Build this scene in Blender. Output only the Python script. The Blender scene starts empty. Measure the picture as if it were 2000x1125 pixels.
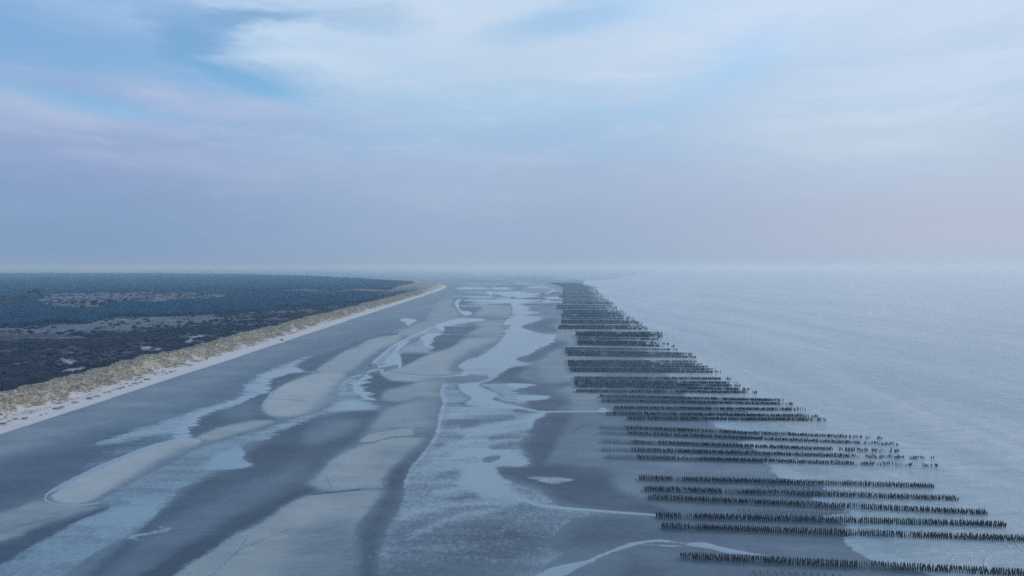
import bpy, math, random
import numpy as np
from mathutils import Vector, Matrix
C = bpy.context.scene.collection
SC = bpy.context.scene
R = math.radians
def lin(r, g, b):
    f = lambda c: (c/255/12.92) if c/255 <= .04045 else ((c/255+.055)/1.055)**2.4
    return (f(r), f(g), f(b), 1.0)

# ------------------------------------------------------------------ camera
H, F, HOR = 100.0, 1333.0, 521.5          # height over the flat, focal length and horizon row in photo pixels
PITCH = math.atan((562.5-HOR)/F)
cam = bpy.data.objects.new('camera', bpy.data.cameras.new('camera')); C.objects.link(cam)
cam.data.sensor_width = 36; cam.data.lens = 36*F/2000
cam.data.clip_start = 1; cam.data.clip_end = 200000
cam.location = (0, 0, H); cam.rotation_euler = (math.pi/2-PITCH, 0, 0)
SC.camera = cam
cp, sp = math.cos(PITCH), math.sin(PITCH)
def at(px, py, z=0.0):                     # photo pixel -> world point at height z
    a = (np.asarray(px, float)-1000)/F; b = (562.5-np.asarray(py, float))/F
    dy = cp + b*sp; dz = -sp + b*cp
    t = (z-H)/dz
    return a*t, dy*t
def proj(X, Y, Z):
    zc = Y*cp - (Z-H)*sp; yc = Y*sp + (Z-H)*cp
    zc = np.maximum(zc, 1.0)
    return 1000+F*X/zc, 562.5-F*yc/zc

# ------------------------------------------------------------------ world
SUN_EL, SUN_AZ = 24.0, 62.0                # azimuth clockwise from +Y (view direction)
w = bpy.data.worlds.new('World'); SC.world = w; w.use_nodes = True
nt = w.node_tree; N = nt.nodes; L = nt.links; N.clear()
def mk(t, **k):
    n = N.new(t)
    for a, v in k.items(): setattr(n, a, v)
    return n
def lk(a, b): L.new(a, b)
def mth(op, a, b=None, c=None, clamp=False):
    n = mk('ShaderNodeMath', operation=op, use_clamp=clamp)
    for i, v in enumerate((a, b, c)):
        if v is None: continue
        if hasattr(v, 'links') or hasattr(v, 'is_linked'): lk(v, n.inputs[i])
        else: n.inputs[i].default_value = v
    return n.outputs[0]
def mixc(f, a, b, bt='MIX'):
    n = mk('ShaderNodeMix', data_type='RGBA', blend_type=bt)
    for s, v in ((n.inputs[0], f), (n.inputs[6], a), (n.inputs[7], b)):
        if hasattr(v, 'is_linked'): lk(v, s)
        else: s.default_value = v
    return n.outputs[2]
def rampn(f, stops, interp='EASE'):
    n = mk('ShaderNodeValToRGB'); cr = n.color_ramp; cr.interpolation = interp
    while len(cr.elements) < len(stops): cr.elements.new(.5)
    for e, (p, c) in zip(cr.elements, stops): e.position = p; e.color = c
    lk(f, n.inputs[0]); return n.outputs[0]
tc = mk('ShaderNodeTexCoord'); sx = mk('ShaderNodeSeparateXYZ'); lk(tc.outputs['Generated'], sx.inputs[0])
az = mth('ARCTAN2', sx.outputs[0], sx.outputs[1]); el = mth('ARCSINE', sx.outputs[2])
cb = mk('ShaderNodeCombineXYZ'); lk(az, cb.inputs[0]); lk(el, cb.inputs[1])
def noise(vec, scale, det=4, rough=.5, dist=0.0):
    n = mk('ShaderNodeTexNoise'); n.inputs['Scale'].default_value = scale; n.inputs['Detail'].default_value = det
    n.inputs['Roughness'].default_value = rough; n.inputs['Distortion'].default_value = dist
    lk(vec, n.inputs['Vector']); return n
def mapped(vec, loc=(0, 0, 0), rot=(0, 0, 0), sc=(1, 1, 1)):
    n = mk('ShaderNodeMapping'); lk(vec, n.inputs[0])
    n.inputs[1].default_value = loc; n.inputs[2].default_value = rot; n.inputs[3].default_value = sc
    return n.outputs[0]
# cirrus warps the sky coordinates, so that every veil has a frayed, drawn-out edge
wn = noise(mapped(cb.outputs[0], sc=(1.0, 3.0, 1)), 3.4, 9, .62, .5)
vm = mk('ShaderNodeVectorMath', operation='SUBTRACT'); lk(wn.outputs['Color'], vm.inputs[0]); vm.inputs[1].default_value = (.5, .5, .5)
vs = mk('ShaderNodeVectorMath', operation='MULTIPLY'); lk(vm.outputs[0], vs.inputs[0]); vs.inputs[1].default_value = (.24, .085, 0)
va = mk('ShaderNodeVectorMath', operation='ADD'); lk(cb.outputs[0], va.inputs[0]); lk(vs.outputs[0], va.inputs[1])
P = va.outputs[0]
def skyat(px, py):
    a = math.atan((px-1000)/F); e = math.atan((HOR-py)/F*math.cos(a)); return a, e
def veil(px, py, rx, ry, rot=0, hard=.15):
    """elliptic patch of cloud or of clear sky, size in photo pixels"""
    a, e = skyat(px, py)
    s = mk('ShaderNodeVectorMath', operation='SUBTRACT'); lk(P, s.inputs[0]); s.inputs[1].default_value = (a, e, 0)
    m = mapped(s.outputs[0], rot=(0, 0, R(rot)))
    q = mk('ShaderNodeVectorMath', operation='MULTIPLY'); lk(m, q.inputs[0]); q.inputs[1].default_value = (F/rx, F/ry, 0)
    ln = mk('ShaderNodeVectorMath', operation='LENGTH'); lk(q.outputs[0], ln.inputs[0])
    mr = mk('ShaderNodeMapRange', interpolation_type='SMOOTHSTEP'); lk(ln.outputs['Value'], mr.inputs[0])
    mr.inputs[1].default_value = hard; mr.inputs[2].default_value = 1.0; mr.inputs[3].default_value = 1; mr.inputs[4].default_value = 0
    return mr.outputs[0]
# stratus: colour by height above the horizon, cooler on the left, warmer and paler on the right (towards the sun)
ev = mth('DIVIDE', el, math.pi/2)
def E(py): return max(0.0, math.atan((HOR-py)/F)/(math.pi/2))
left = rampn(ev, [(0, lin(130, 157, 190)), (E(480), lin(127, 156, 192)), (E(400), lin(133, 160, 198)), (E(320), lin(145, 168, 208)), (E(240), lin(148, 175, 217)),
                  (E(120), lin(134, 180, 225)), (E(0), lin(124, 178, 228)), (.40, lin(150, 190, 226)), (1, lin(120, 165, 210))])
mid = rampn(ev, [(0, lin(149, 172, 199)), (E(450), lin(154, 175, 205)), (E(350), lin(163, 184, 214)), (E(280), lin(160, 193, 224)),
                  (E(180), lin(172, 204, 232)), (E(60), lin(188, 216, 243)), (.40, lin(186, 208, 230)), (1, lin(140, 175, 210))])
right = rampn(ev, [(0, lin(173, 184, 205)), (E(450), lin(179, 189, 210)), (E(330), lin(180, 200, 223)), (E(200), lin(179, 205, 235)),
                  (E(40), lin(194, 217, 243)), (.40, lin(190, 208, 228)), (1, lin(140, 175, 210))])
fa = mk('ShaderNodeMapRange', interpolation_type='SMOOTHSTEP'); lk(az, fa.inputs[0]); fa.inputs[1].default_value = -.62; fa.inputs[2].default_value = -.02
fb = mk('ShaderNodeMapRange', interpolation_type='SMOOTHSTEP'); lk(az, fb.inputs[0]); fb.inputs[1].default_value = .0; fb.inputs[2].default_value = .62
base = mixc(fb.outputs[0], mixc(fa.outputs[0], left, mid), right)
st = noise(mapped(cb.outputs[0], rot=(0, 0, R(-6)), sc=(1.3, 7.0, 1)), 2.6, 6, .55, .3)
st2 = noise(mapped(cb.outputs[0], rot=(0, 0, R(10)), sc=(2.0, 8.0, 1)), 5.0, 8, .62, .6)
def fade(v, a, b):
    m = mk('ShaderNodeMapRange', interpolation_type='SMOOTHSTEP'); lk(v, m.inputs[0]); m.inputs[1].default_value = a; m.inputs[2].default_value = b
    return m.outputs[0]
low = fade(ev, .01, .14)
s1 = mth('MULTIPLY', fade(st.outputs['Fac'], .42, .68), mth('MULTIPLY', low, .34))
col = mixc(s1, base, lin(194, 204, 226))
s2 = mth('MULTIPLY', fade(st2.outputs['Fac'], .50, .75), mth('MULTIPLY', low, .30))
col = mixc(s2, col, lin(206, 216, 232))
sk = noise(mapped(P, rot=(0, 0, R(-8)), sc=(1.6, 11.0, 1)), 3.0, 9, .6, .3).outputs['Fac']
strk = mth('MULTIPLY_ADD', fade(sk, .36, .66), .75, .45)
whites = [(800, -20, 420, 150, 0, .75, (207, 221, 240)), (620, 110, 250, 42, 8, .85, (196, 218, 238)), (700, 30, 300, 70, -8, .5, (198, 218, 240)), (960, 115, 380, 90, 0, .60, (190, 209, 230)),
          (1235, 118, 170, 55, 0, .75, (206, 219, 236)), (1700, 235, 300, 85, 0, .8, (197, 214, 230)), (1930, 70, 330, 150, 0, .8, (203, 219, 240)),
          (130, 220, 170, 20, 6, .65, (180, 194, 222)), (345, 190, 140, 22, 4, .7, (182, 195, 224)), (1520, 30, 300, 45, -4, .8, (206, 221, 241)),
          (1980, 420, 200, 130, 0, .35, (186, 196, 214)), (900, 300, 420, 40, -5, .25, (165, 183, 215)), (400, 240, 330, 40, -4, .3, (160, 177, 214)),
          (100, -10, 260, 50, 0, .4, (160, 190, 226)), (1250, 360, 420, 50, 0, .25, (166, 181, 208)), (150, 330, 300, 35, 0, .3, (148, 164, 205))]
for x, y, rx, ry, rot, k, c in whites:
    col = mixc(mth('MULTIPLY', mth('MULTIPLY', veil(x, y, rx*1.3, ry*1.45, rot, .0), strk), k, clamp=True), col, lin(*c))
bgc = mk('ShaderNodeBackground'); lk(col, bgc.inputs[0]); bgc.inputs[1].default_value = 1.0
sky = mk('ShaderNodeTexSky'); sky.sky_type = 'NISHITA'; sky.sun_disc = False
sky.sun_elevation = R(SUN_EL); sky.sun_rotation = R(SUN_AZ); sky.air_density = 1.0; sky.dust_density = .4; sky.ozone_density = 4.0
bgs = mk('ShaderNodeBackground'); lk(mixc(1.0, sky.outputs[0], (1.02, 1.20, 1.14, 1), 'MULTIPLY'), bgs.inputs[0]); bgs.inputs[1].default_value = .145
blue = None
for x, y, rx, ry, rot, k in [(480, 150, 170, 34, 12, .95), (385, 95, 75, 75, 0, .9), (480, 42, 190, 22, -12, .75), (60, 70, 330, 70, 0, .55), (130, 190, 260, 18, 4, .6), (700, 30, 160, 26, 0, .35),
                             (1110, 55, 180, 30, -6, .45), (1430, 120, 190, 60, -22, .20), (300, 100, 170, 60, 0, .5)]:
    v = mth('MULTIPLY', veil(x, y, rx*1.2, ry*1.3, rot), k)
    blue = v if blue is None else mth('MAXIMUM', blue, v)
ms = mk('ShaderNodeMixShader'); lk(blue, ms.inputs[0]); lk(bgc.outputs[0], ms.inputs[1]); lk(bgs.outputs[0], ms.inputs[2])
wo = mk('ShaderNodeOutputWorld'); lk(ms.outputs[0], wo.inputs[0])
w.cycles.sampling_method = 'MANUAL'; w.cycles.sample_map_resolution = 512

# ------------------------------------------------------------------ sun and exposure
sd = bpy.data.lights.new('sun', 'SUN'); sd.energy = 1.0; sd.angle = R(14); sd.color = (1.0, .93, .84)
so = bpy.data.objects.new('sun', sd); C.objects.link(so)
sdir = Vector((math.sin(R(SUN_AZ))*math.cos(R(SUN_EL)), math.cos(R(SUN_AZ))*math.cos(R(SUN_EL)), math.sin(R(SUN_EL))))
so.rotation_euler = sdir.to_track_quat('Z', 'Y').to_euler(); so.location = (0, 0, 400)
SC.view_settings.view_transform = 'Standard'; SC.view_settings.look = 'None'
SC.view_settings.exposure = 0.0; SC.view_settings.gamma = 1.0
SC.cycles.volume_bounces = 2; SC.cycles.max_bounces = 8; SC.cycles.transparent_max_bounces = 8
SC.cycles.use_denoising = False; SC.cycles.sample_clamp_indirect = 2.0; SC.cycles.sample_clamp_direct = 3.0
SC.cycles.caustics_reflective = False; SC.cycles.caustics_refractive = False

# ------------------------------------------------------------------ helpers
def vnoise(x, y, seed=0):
    x = np.asarray(x, float); y = np.asarray(y, float)
    ix = np.floor(x).astype(np.int64); iy = np.floor(y).astype(np.int64)
    fx = x-ix; fy = y-iy; fx = fx*fx*(3-2*fx); fy = fy*fy*(3-2*fy)
    def h(a, b):
        n = (a*374761393 + b*668265263 + seed*974711) & 0xffffffff
        n = ((n ^ (n >> 13))*1274126177) & 0xffffffff
        return ((n ^ (n >> 16)) & 0xffffff)/float(0xffffff)
    return (h(ix, iy)*(1-fx)+h(ix+1, iy)*fx)*(1-fy)+(h(ix, iy+1)*(1-fx)+h(ix+1, iy+1)*fx)*fy
def fbm(x, y, seed=0, o=4, g=.5):
    s = 0; a = 1; t = 0
    for i in range(o):
        s = s+a*vnoise(x*2**i, y*2**i, seed+i*17); t += a; a *= g
    return s/t
def sstep(v, a, b):
    t = np.clip((v-a)/(b-a), 0, 1); return t*t*(3-2*t)
def mesh_np(name, V, faces, mats=(), midx=None, attrs=None, smooth=True, parent=None):
    """faces: (n,3) or (n,4) int array"""
    me = bpy.data.meshes.new(name); k = faces.shape[1]; n = len(faces)
    me.vertices.add(len(V)); me.vertices.foreach_set('co', np.ascontiguousarray(V, np.float32).ravel())
    me.loops.add(n*k); me.loops.foreach_set('vertex_index', np.ascontiguousarray(faces, np.int32).ravel())
    me.polygons.add(n); me.polygons.foreach_set('loop_start', np.arange(0, n*k, k, dtype=np.int32))
    me.polygons.foreach_set('loop_total', np.full(n, k, np.int32))
    for m in mats: me.materials.append(m)
    if midx is not None: me.polygons.foreach_set('material_index', np.ascontiguousarray(midx, np.int32))
    me.polygons.foreach_set('use_smooth', np.full(n, smooth, bool))
    for an, av in (attrs or {}).items():
        a = me.attributes.new(an, 'FLOAT', 'POINT'); a.data.foreach_set('value', np.ascontiguousarray(av, np.float32))
    me.update(calc_edges=True)
    o = bpy.data.objects.new(name, me); C.objects.link(o)
    if parent: o.parent = parent
    return o
def tag(o, label=None, cat=None, group=None, kind=None):
    for k, v in (('label', label), ('category', cat), ('group', group), ('kind', kind)):
        if v: o[k] = v
    return o
def empty(name, loc, rz=0):
    o = bpy.data.objects.new(name, None); C.objects.link(o); o.location = loc; o.rotation_euler = (0, 0, rz); o.empty_display_size = .5
    return o
def material(name):
    m = bpy.data.materials.new(name); m.use_nodes = True
    global nt, N, L
    nt = m.node_tree; N = nt.nodes; L = nt.links; N.clear()
    b = mk('ShaderNodeBsdfPrincipled'); o = mk('ShaderNodeOutputMaterial'); lk(b.outputs[0], o.inputs[0])
    return m, b
def attr(n):
    a = mk('ShaderNodeAttribute'); a.attribute_name = n; return a.outputs['Fac']
def setv(s, v):
    if hasattr(v, 'is_linked'): lk(v, s)
    else: s.default_value = v
def bump(b, h, strength, dist):
    n = mk('ShaderNodeBump'); setv(n.inputs['Strength'], strength); n.inputs['Distance'].default_value = dist
    lk(h, n.inputs['Height']); lk(n.outputs[0], b.inputs['Normal']); return n

# ------------------------------------------------------------------ tracing of the tidal flat
# every outline below was read off the photograph; it is laid onto the ground at its real place by at()/proj()
X0, Y0, CW, CH = -500, 515, 3000, 800
def smooth_poly(p, closed=True, n=4):
    p = np.array(p, float); m = len(p); out = []
    rng = range(m) if closed else range(m-1)
    for i in rng:
        if closed: a, b, c, d = p[(i-1) % m], p[i], p[(i+1) % m], p[(i+2) % m]
        else: a, b, c, d = p[max(i-1, 0)], p[i], p[i+1], p[min(i+2, m-1)]
        for t in np.arange(n)/n:
            out.append(.5*((2*b)+(-a+c)*t+(2*a-5*b+4*c-d)*t*t+(-a+3*b-3*c+d)*t**3))
    if not closed: out.append(p[-1])
    return np.array(out)
def blur1(a, r, ax):
    if r < 1: return a
    p = [(0, 0), (0, 0)]; p[ax] = (r+1, r); c = np.cumsum(np.pad(a, p, mode='edge'), axis=ax)
    n = a.shape[ax]; k = 2*r+1
    return (np.take(c, range(k, n+k), ax)-np.take(c, range(0, n), ax))/k
def blur(a, r):
    r = int(round(r))
    for _ in range(3):
        a = blur1(a, r, 1); a = blur1(a, max(0, int(round(r*.6))), 0)
    return a
def polymask(p, bl, smooth=True):
    q = smooth_poly(p) if smooth else np.array(p, float)
    pad = int(bl*3+4)
    x0 = max(X0, int(q[:, 0].min())-pad); x1 = min(X0+CW-1, int(q[:, 0].max())+pad)
    y0 = max(Y0, int(q[:, 1].min())-pad); y1 = min(Y0+CH-1, int(q[:, 1].max())+pad)
    m = np.zeros((y1-y0+1, x1-x0+1), np.float32)
    xa, ya = q[:, 0], q[:, 1]; xb, yb = np.roll(xa, -1), np.roll(ya, -1)
    for sub in (.25, .75):
        for r in range(m.shape[0]):
            y = y0+r+sub
            hit = (ya <= y) != (yb <= y)
            if not hit.any(): continue
            xs = np.sort(xa[hit]+(y-ya[hit])/(yb[hit]-ya[hit])*(xb[hit]-xa[hit]))
            for a, b in zip(xs[::2], xs[1::2]):
                i, j = int(round(a-x0)), int(round(b-x0))
                i = max(0, i); j = min(m.shape[1], j)
                if j > i: m[r, i:j] += .5
    if bl >= 1: m = blur(m, bl)
    return m, y0-Y0, x0-X0
def paint(A, val, bl, p, smooth=True):
    m, r, c = polymask(p, bl, smooth)
    v = A[r:r+m.shape[0], c:c+m.shape[1]]; v += (val-v)*m
def stroke(A, val, wd, p, soft=1.0, taper=False):
    q = smooth_poly(p, False, 5); pad = int(wd*2+soft*2+3)
    x0 = max(X0, int(q[:, 0].min())-pad); x1 = min(X0+CW-1, int(q[:, 0].max())+pad)
    y0 = max(Y0, int(q[:, 1].min())-pad); y1 = min(Y0+CH-1, int(q[:, 1].max())+pad)
    if x1 <= x0 or y1 <= y0: return
    yy, xx = np.mgrid[y0:y1+1, x0:x1+1].astype(np.float32); xx += .5; yy += .5
    best = np.full(xx.shape, 1e9, np.float32)
    for i in range(len(q)-1):
        a, b = q[i], q[i+1]; d = b-a; l2 = max((d*d).sum(), 1e-6)
        t = np.clip(((xx-a[0])*d[0]+(yy-a[1])*d[1])/l2, 0, 1)
        dd = np.hypot(xx-a[0]-t*d[0], (yy-a[1]-t*d[1]))
        hw = wd/2
        if taper: hw = wd/2*math.sin(math.pi*(i+.5)/(len(q)-1))**.5
        best = np.minimum(best, dd-hw)
    m = np.clip(.5-best/soft, 0, 1)
    v = A[y0-Y0:y1-Y0+1, x0-X0:x1-X0+1]; v += (val-v)*m
T = np.full((CH, CW), .42, np.float32)      # sand: 0 = soaked and dark, 1 = drained and pale
Wt = np.zeros((CH, CW), np.float32)         # water film with a crisp edge: 0.5 = rippled film, 1 = open water
Wc = np.zeros((CH, CW), np.float32)         # the same with a combed edge
pt = lambda v, b, *p: paint(T, v, b, p)
# --- sand tones, far to near
pt(.52, 18, (-500, 870), (-500, 1090), (0, 850), (400, 719), (760, 600), (872, 559), (880, 575), (700, 650), (480, 730), (300, 790), (100, 870), (0, 905))
pt(.16, 16, (-500, 1060), (0, 900), (100, 872), (250, 835), (330, 850), (230, 895), (130, 940), (85, 965), (60, 975), (0, 995), (-500, 1130))
pt(.30, 14, (330, 830), (400, 775), (520, 710), (640, 665), (760, 625), (790, 640), (640, 690), (560, 720), (450, 780))
pt(.34, 14, (1100, 700), (1700, 900), (2400, 1320), (1000, 1320), (1040, 1100), (1300, 1010), (1200, 940), (1080, 850))
pt(.56, 10, (1050, 690), (1120, 680), (1200, 760), (1180, 790), (1100, 770), (1060, 745), (1050, 720))
pt(.55, 6, (1060, 640), (1120, 625), (1130, 690), (1090, 690), (1080, 670))
pt(.62, 3, (837, 616), (846, 602), (851, 592), (864, 586), (886, 584), (880, 597), (896, 610), (890, 620), (856, 629), (832, 624))
pt(.66, 2, (774, 652), (782, 645.6), (801, 637), (824, 629.6), (872, 623), (896, 620), (872, 628), (840, 639), (805, 654), (784, 655))
pt(.66, 3, (928, 613), (941, 602), (928, 596), (925, 586), (936, 582), (984, 583), (995, 591), (998, 602), (998, 615), (984, 617), (936, 617))
pt(.20, 2, (896, 594), (902, 585), (920, 586), (925, 594), (941, 600), (928, 608), (925, 616), (915, 608), (902, 607))
pt(.14, 2, (867, 639), (900, 637), (930, 637.6), (922, 645), (912, 652), (869, 652))
pt(.34, 4, (885, 641), (905, 641), (905, 647), (885, 647))
pt(.66, 2, (928, 633), (949, 626.4), (984, 625), (976, 637), (944, 637.6))
pt(.66, 2, (912, 652), (928, 645.6), (944, 639), (981, 641), (979, 653.6), (940, 653))
pt(.74, 3, (760, 726), (784, 717.6), (801.6, 706), (832, 693.6), (856, 684), (888, 676), (904, 665), (929, 660), (976, 660), (968, 673), (944, 690), (912, 701.6), (893, 714), (901, 729), (872, 733.6), (840, 734), (808, 732))
pt(.40, 6, (985, 660), (970, 678), (945, 694), (914, 705), (896, 716), (902, 729), (880, 728), (880, 712), (905, 692), (940, 676))
pt(.10, 2, (869, 653), (909, 654), (896, 665), (880, 678), (848, 687), (824, 697), (792, 713), (784, 714), (784, 700), (789, 692), (840, 690), (845, 677.6), (843, 661.6))
pt(.74, 3, (616, 720), (630, 712), (654, 698), (668, 686), (700, 678), (720, 663), (760, 655), (784, 656), (775, 668), (740, 682), (710, 704), (680, 724), (650, 728), (626, 727))
pt(.14, 2, (578, 716), (596, 704), (618, 694), (640, 688), (676, 675), (710, 662), (760, 650), (775, 652), (720, 662), (690, 677), (660, 692), (630, 711), (612, 724), (600, 727), (580, 722))
pt(.12, 2, (534, 736), (560, 728), (612, 728), (580, 738), (544, 756), (528, 766), (520, 758), (528, 744))
pt(.14, 3, (375, 853), (362, 845), (380, 830), (400, 812), (440, 796), (470, 784), (500, 772), (524, 768), (514, 790), (508, 806), (540, 820), (490, 823), (430, 835), (395, 850))
pt(.38, 8, (430, 800), (480, 790), (505, 795), (500, 812), (450, 818))
pt(.84, 3, (512, 800), (514, 788), (528, 770), (540, 760), (580, 740), (616, 730), (650, 728), (676, 732), (666, 752), (652, 776), (630, 792), (600, 806), (560, 814), (530, 812))
pt(.50, 8, (690, 735), (672, 760), (652, 782), (625, 800), (585, 812), (620, 788), (645, 762), (665, 738))
pt(.72, 3, (386, 853.6), (429, 835), (490, 823), (536, 823), (460, 847), (414, 860))
pt(.84, 2.5, (98, 970), (129, 945.5), (172, 924), (230, 899.5), (276, 878), (322, 863), (352, 856.6), (374, 856), (392, 860), (368, 878), (306, 908), (260, 934), (214, 958), (184, 975), (147, 984), (116, 981))
pt(.46, 8, (392, 868), (350, 898), (300, 925), (250, 952), (205, 978), (180, 985), (215, 955), (265, 925), (320, 893), (360, 872))
pt(.60, 3, (-500, 1120), (0, 1001), (31, 988.5), (77, 979), (101, 985), (153, 988.5), (190, 990), (138, 1007), (92, 1022), (46, 1040), (0, 1056), (-500, 1180))
pt(.10, 4, (-500, 1185), (0, 1060), (50, 1040), (100, 1022), (150, 1008), (225, 985), (215, 1000), (130, 1030), (60, 1070), (0, 1110), (-500, 1250))
# middle bars
pt(.64, 5, (870, 746), (900, 740), (917, 741), (840, 738), (800, 748), (768, 758), (744, 769), (752, 781), (784, 785), (824, 774), (866, 778), (861, 761))
pt(.08, 3, (725, 729), (744, 732), (776, 743), (808, 748), (760, 759), (744, 769), (741, 780), (726, 775), (712, 761), (705, 753), (715, 740))
pt(.72, 2, (744, 729), (792, 733.6), (840, 737.6), (824, 743), (792, 745.6), (760, 742))
pt(.60, 5, (864, 780), (824, 780), (784, 790), (744, 804), (722, 822), (712, 833), (725, 845), (760, 839), (790, 838), (856, 830), (862, 800))
pt(.22, 1.5, (725, 781.6), (784, 785), (824, 773.6), (808, 780), (760, 794), (736, 789.6))
pt(.70, 2, (701, 860), (722, 847), (776, 837), (800, 835), (808, 852), (776, 854), (736, 863), (704, 865))
pt(.70, 4, (600, 945), (622, 927), (640, 903), (680, 881), (712, 868), (760, 857), (808, 854), (835, 856), (816, 882), (784, 903), (760, 924), (744, 940), (755, 953), (712, 953.6), (653, 957), (620, 955))
pt(.58, 14, (740, 880), (790, 868), (780, 900), (745, 925), (720, 915))
pt(.12, 6, (478, 902), (490, 880), (560, 830), (620, 815), (700, 805), (742, 799), (722, 830), (700, 855), (680, 872), (650, 888), (620, 918), (590, 940), (540, 975), (490, 1005), (440, 1035), (380, 1075), (330, 1125), (280, 1180), (120, 1180), (170, 1125), (240, 1060), (300, 1010), (360, 960), (430, 920), (495, 910))
pt(.44, 9, (592, 850), (630, 825), (690, 818), (695, 836), (650, 858), (600, 870))
pt(.36, 14, (180, 1150), (260, 1065), (340, 1010), (440, 962), (520, 932), (600, 900), (590, 935), (520, 975), (440, 1020), (350, 1075), (270, 1140))
pt(.02, 7, (240, 1150), (340, 1085), (430, 1030), (520, 985), (580, 950), (620, 958), (592, 970), (552, 990), (512, 1018), (460, 1043), (400, 1083), (337, 1127), (280, 1180))
pt(.64, 3, (480, 1035), (512, 1020), (552, 990), (592, 970.6), (624, 964), (688, 959), (752, 958), (744, 969), (720, 998), (696, 1025), (688, 1057), (664, 1089), (650, 1130), (640, 1250), (200, 1280), (337, 1125), (398, 1083), (460, 1044))
pt(.48, 22, (600, 1040), (680, 1020), (700, 1060), (660, 1200), (520, 1200), (560, 1090))
pt(.70, 12, (500, 1035), (560, 1000), (640, 975), (620, 1005), (540, 1050), (480, 1080), (450, 1075))
stroke(T, .12, 3.4, [(590, 962), (610, 964.5), (640, 962), (670, 959), (704, 956)], 2)
stroke(T, .38, 1.6, [(704, 956), (730, 955), (760, 955)], 2)
stroke(T, .30, 2.2, [(690, 866), (716, 865), (736, 862), (756, 856), (776, 853), (800, 852), (848, 854)], 2)
stroke(T, .40, 1.8, [(725, 846), (745, 842), (776, 836.5), (800, 835)], 2)
stroke(T, .40, 1.5, [(636, 932), (642, 942), (648, 957)], 2)
pt(.12, 8, (858, 848), (830, 885), (800, 918), (787, 953), (779, 990), (760, 1017), (749, 1044), (739, 1081), (736, 1130), (740, 1250), (690, 1250), (705, 1090), (700, 1060), (705, 1030), (720, 1010), (738, 985), (750, 965), (755, 940), (765, 920), (785, 900), (805, 882), (830, 862))
pt(.0, 5, (765, 950), (763, 935), (783, 908), (800, 908), (792, 930), (782, 948))
# right of the middle flow
pt(.18, 3, (1008, 703), (1024, 696), (1049, 685), (1072, 674), (1085, 666), (1100, 668), (1110, 672), (1080, 684), (1060, 698), (1040, 704), (1013, 704))
pt(.20, 3, (1020, 638), (1050, 627.6), (1072, 624), (1092, 626), (1076, 634), (1088, 645), (1072, 650), (1040, 643.6))
pt(.12, 3, (975, 730), (998, 718), (1028, 714), (1020, 725), (1010, 736), (1040, 748), (1060, 750), (1120, 748), (1090, 757), (1045, 755), (1010, 748), (960, 747), (950, 746))
pt(.18, 3, (1005, 760), (1045, 752), (1110, 750), (1080, 764), (1130, 776), (1060, 772), (1036, 768))
pt(.12, 3, (1028, 794), (1038, 782), (1081, 776), (1100, 771), (1110, 784), (1084, 800), (1044, 801.6))
pt(.08, 5, (1041, 818), (1065, 809), (1120, 806), (1110, 825), (1090, 860), (1075, 890), (1062, 905), (1130, 908), (1200, 918), (1250, 937), (1215, 955), (1290, 990), (1312, 1004), (1270, 1003), (1140, 990), (1080, 970), (1050, 950), (1010, 938), (975, 925), (985, 910), (1030, 911), (1036, 898), (1025, 870), (1036, 850))
pt(.46, 16, (1110, 868), (1150, 838), (1200, 828), (1320, 852), (1520, 890), (1520, 922), (1250, 928), (1180, 906), (1110, 895))
pt(.62, 10, (1060, 762), (1120, 768), (1170, 790), (1170, 798), (1110, 799), (1120, 782))
stroke(T, .15, 3, [(1120, 840), (1140, 833), (1160, 827)], 4)
stroke(T, .14, 4, [(1180, 925), (1230, 926), (1262, 930)], 5)
pt(.48, 9, (1195, 932), (1240, 926), (1265, 942), (1262, 968), (1215, 962))
pt(.20, 12, (1100, 1015), (1250, 1012), (1285, 1035), (1320, 1080), (1300, 1120), (1250, 1250), (1130, 1250), (1240, 1075), (1180, 1070), (1090, 1070), (1120, 1035))
pt(.36, 14, (1240, 1072), (1310, 1072), (1325, 1100), (1280, 1110))
pt(.40, 14, (1400, 1030), (1640, 1050), (1650, 1085), (1450, 1065))
pt(.24, 8, (1300, 1040), (1660, 1052), (1660, 1062), (1300, 1050))
# far flats: low streaks
rs = random.Random(5)
for i in range(150):
    y = 528+72*rs.random()**1.4; x = rs.uniform(870, 1100) if rs.random() < .75 else rs.uniform(200, 1500)
    if y > 548 and (x < 880 or x > 1080): continue
    s = (y-521)/60
    x1 = rs.uniform(30, 110)*(.4+s); stroke(T, rs.choice([.18, .3, .6, .7]), max(.7, 3.2*s), [(x, y), (x+x1/2, y+rs.uniform(-.6, .6)), (x+x1, y+rs.uniform(-.5, .5))], 1.2, True)
for i in range(110):
    y = 527+66*rs.random()**1.3; x = rs.uniform(700, 1130) if y < 548 else rs.uniform(880, 1080)
    s = (y-521)/60
    stroke(Wt, rs.uniform(.6, 1), max(.5, 2.2*s), [(x, y), (x+rs.uniform(8, 30)*(.5+s), y+rs.uniform(-.5, .5)), (x+rs.uniform(35, 60)*(.5+s), y+rs.uniform(-.8, .8))], 1, True)
for i in range(30):
    y = 524+8*rs.random(); x = rs.uniform(-300, 1200)
    stroke(Wt, .9, .8, [(x, y), (x+rs.uniform(60, 400), y+rs.uniform(-.2, .2))], 1, True)
# faint vehicle tracks and scour lines on the bars
for p in [[(455, 1085), (480, 1068), (520, 1052), (560, 1035)], [(405, 1130), (440, 1100), (470, 1070), (482, 1045)], [(520, 778), (545, 781), (570, 781), (600, 785)], [(0, 1040), (60, 1022), (110, 1010)]]:
    stroke(T, .3, .9, p, 1.2)

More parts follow.
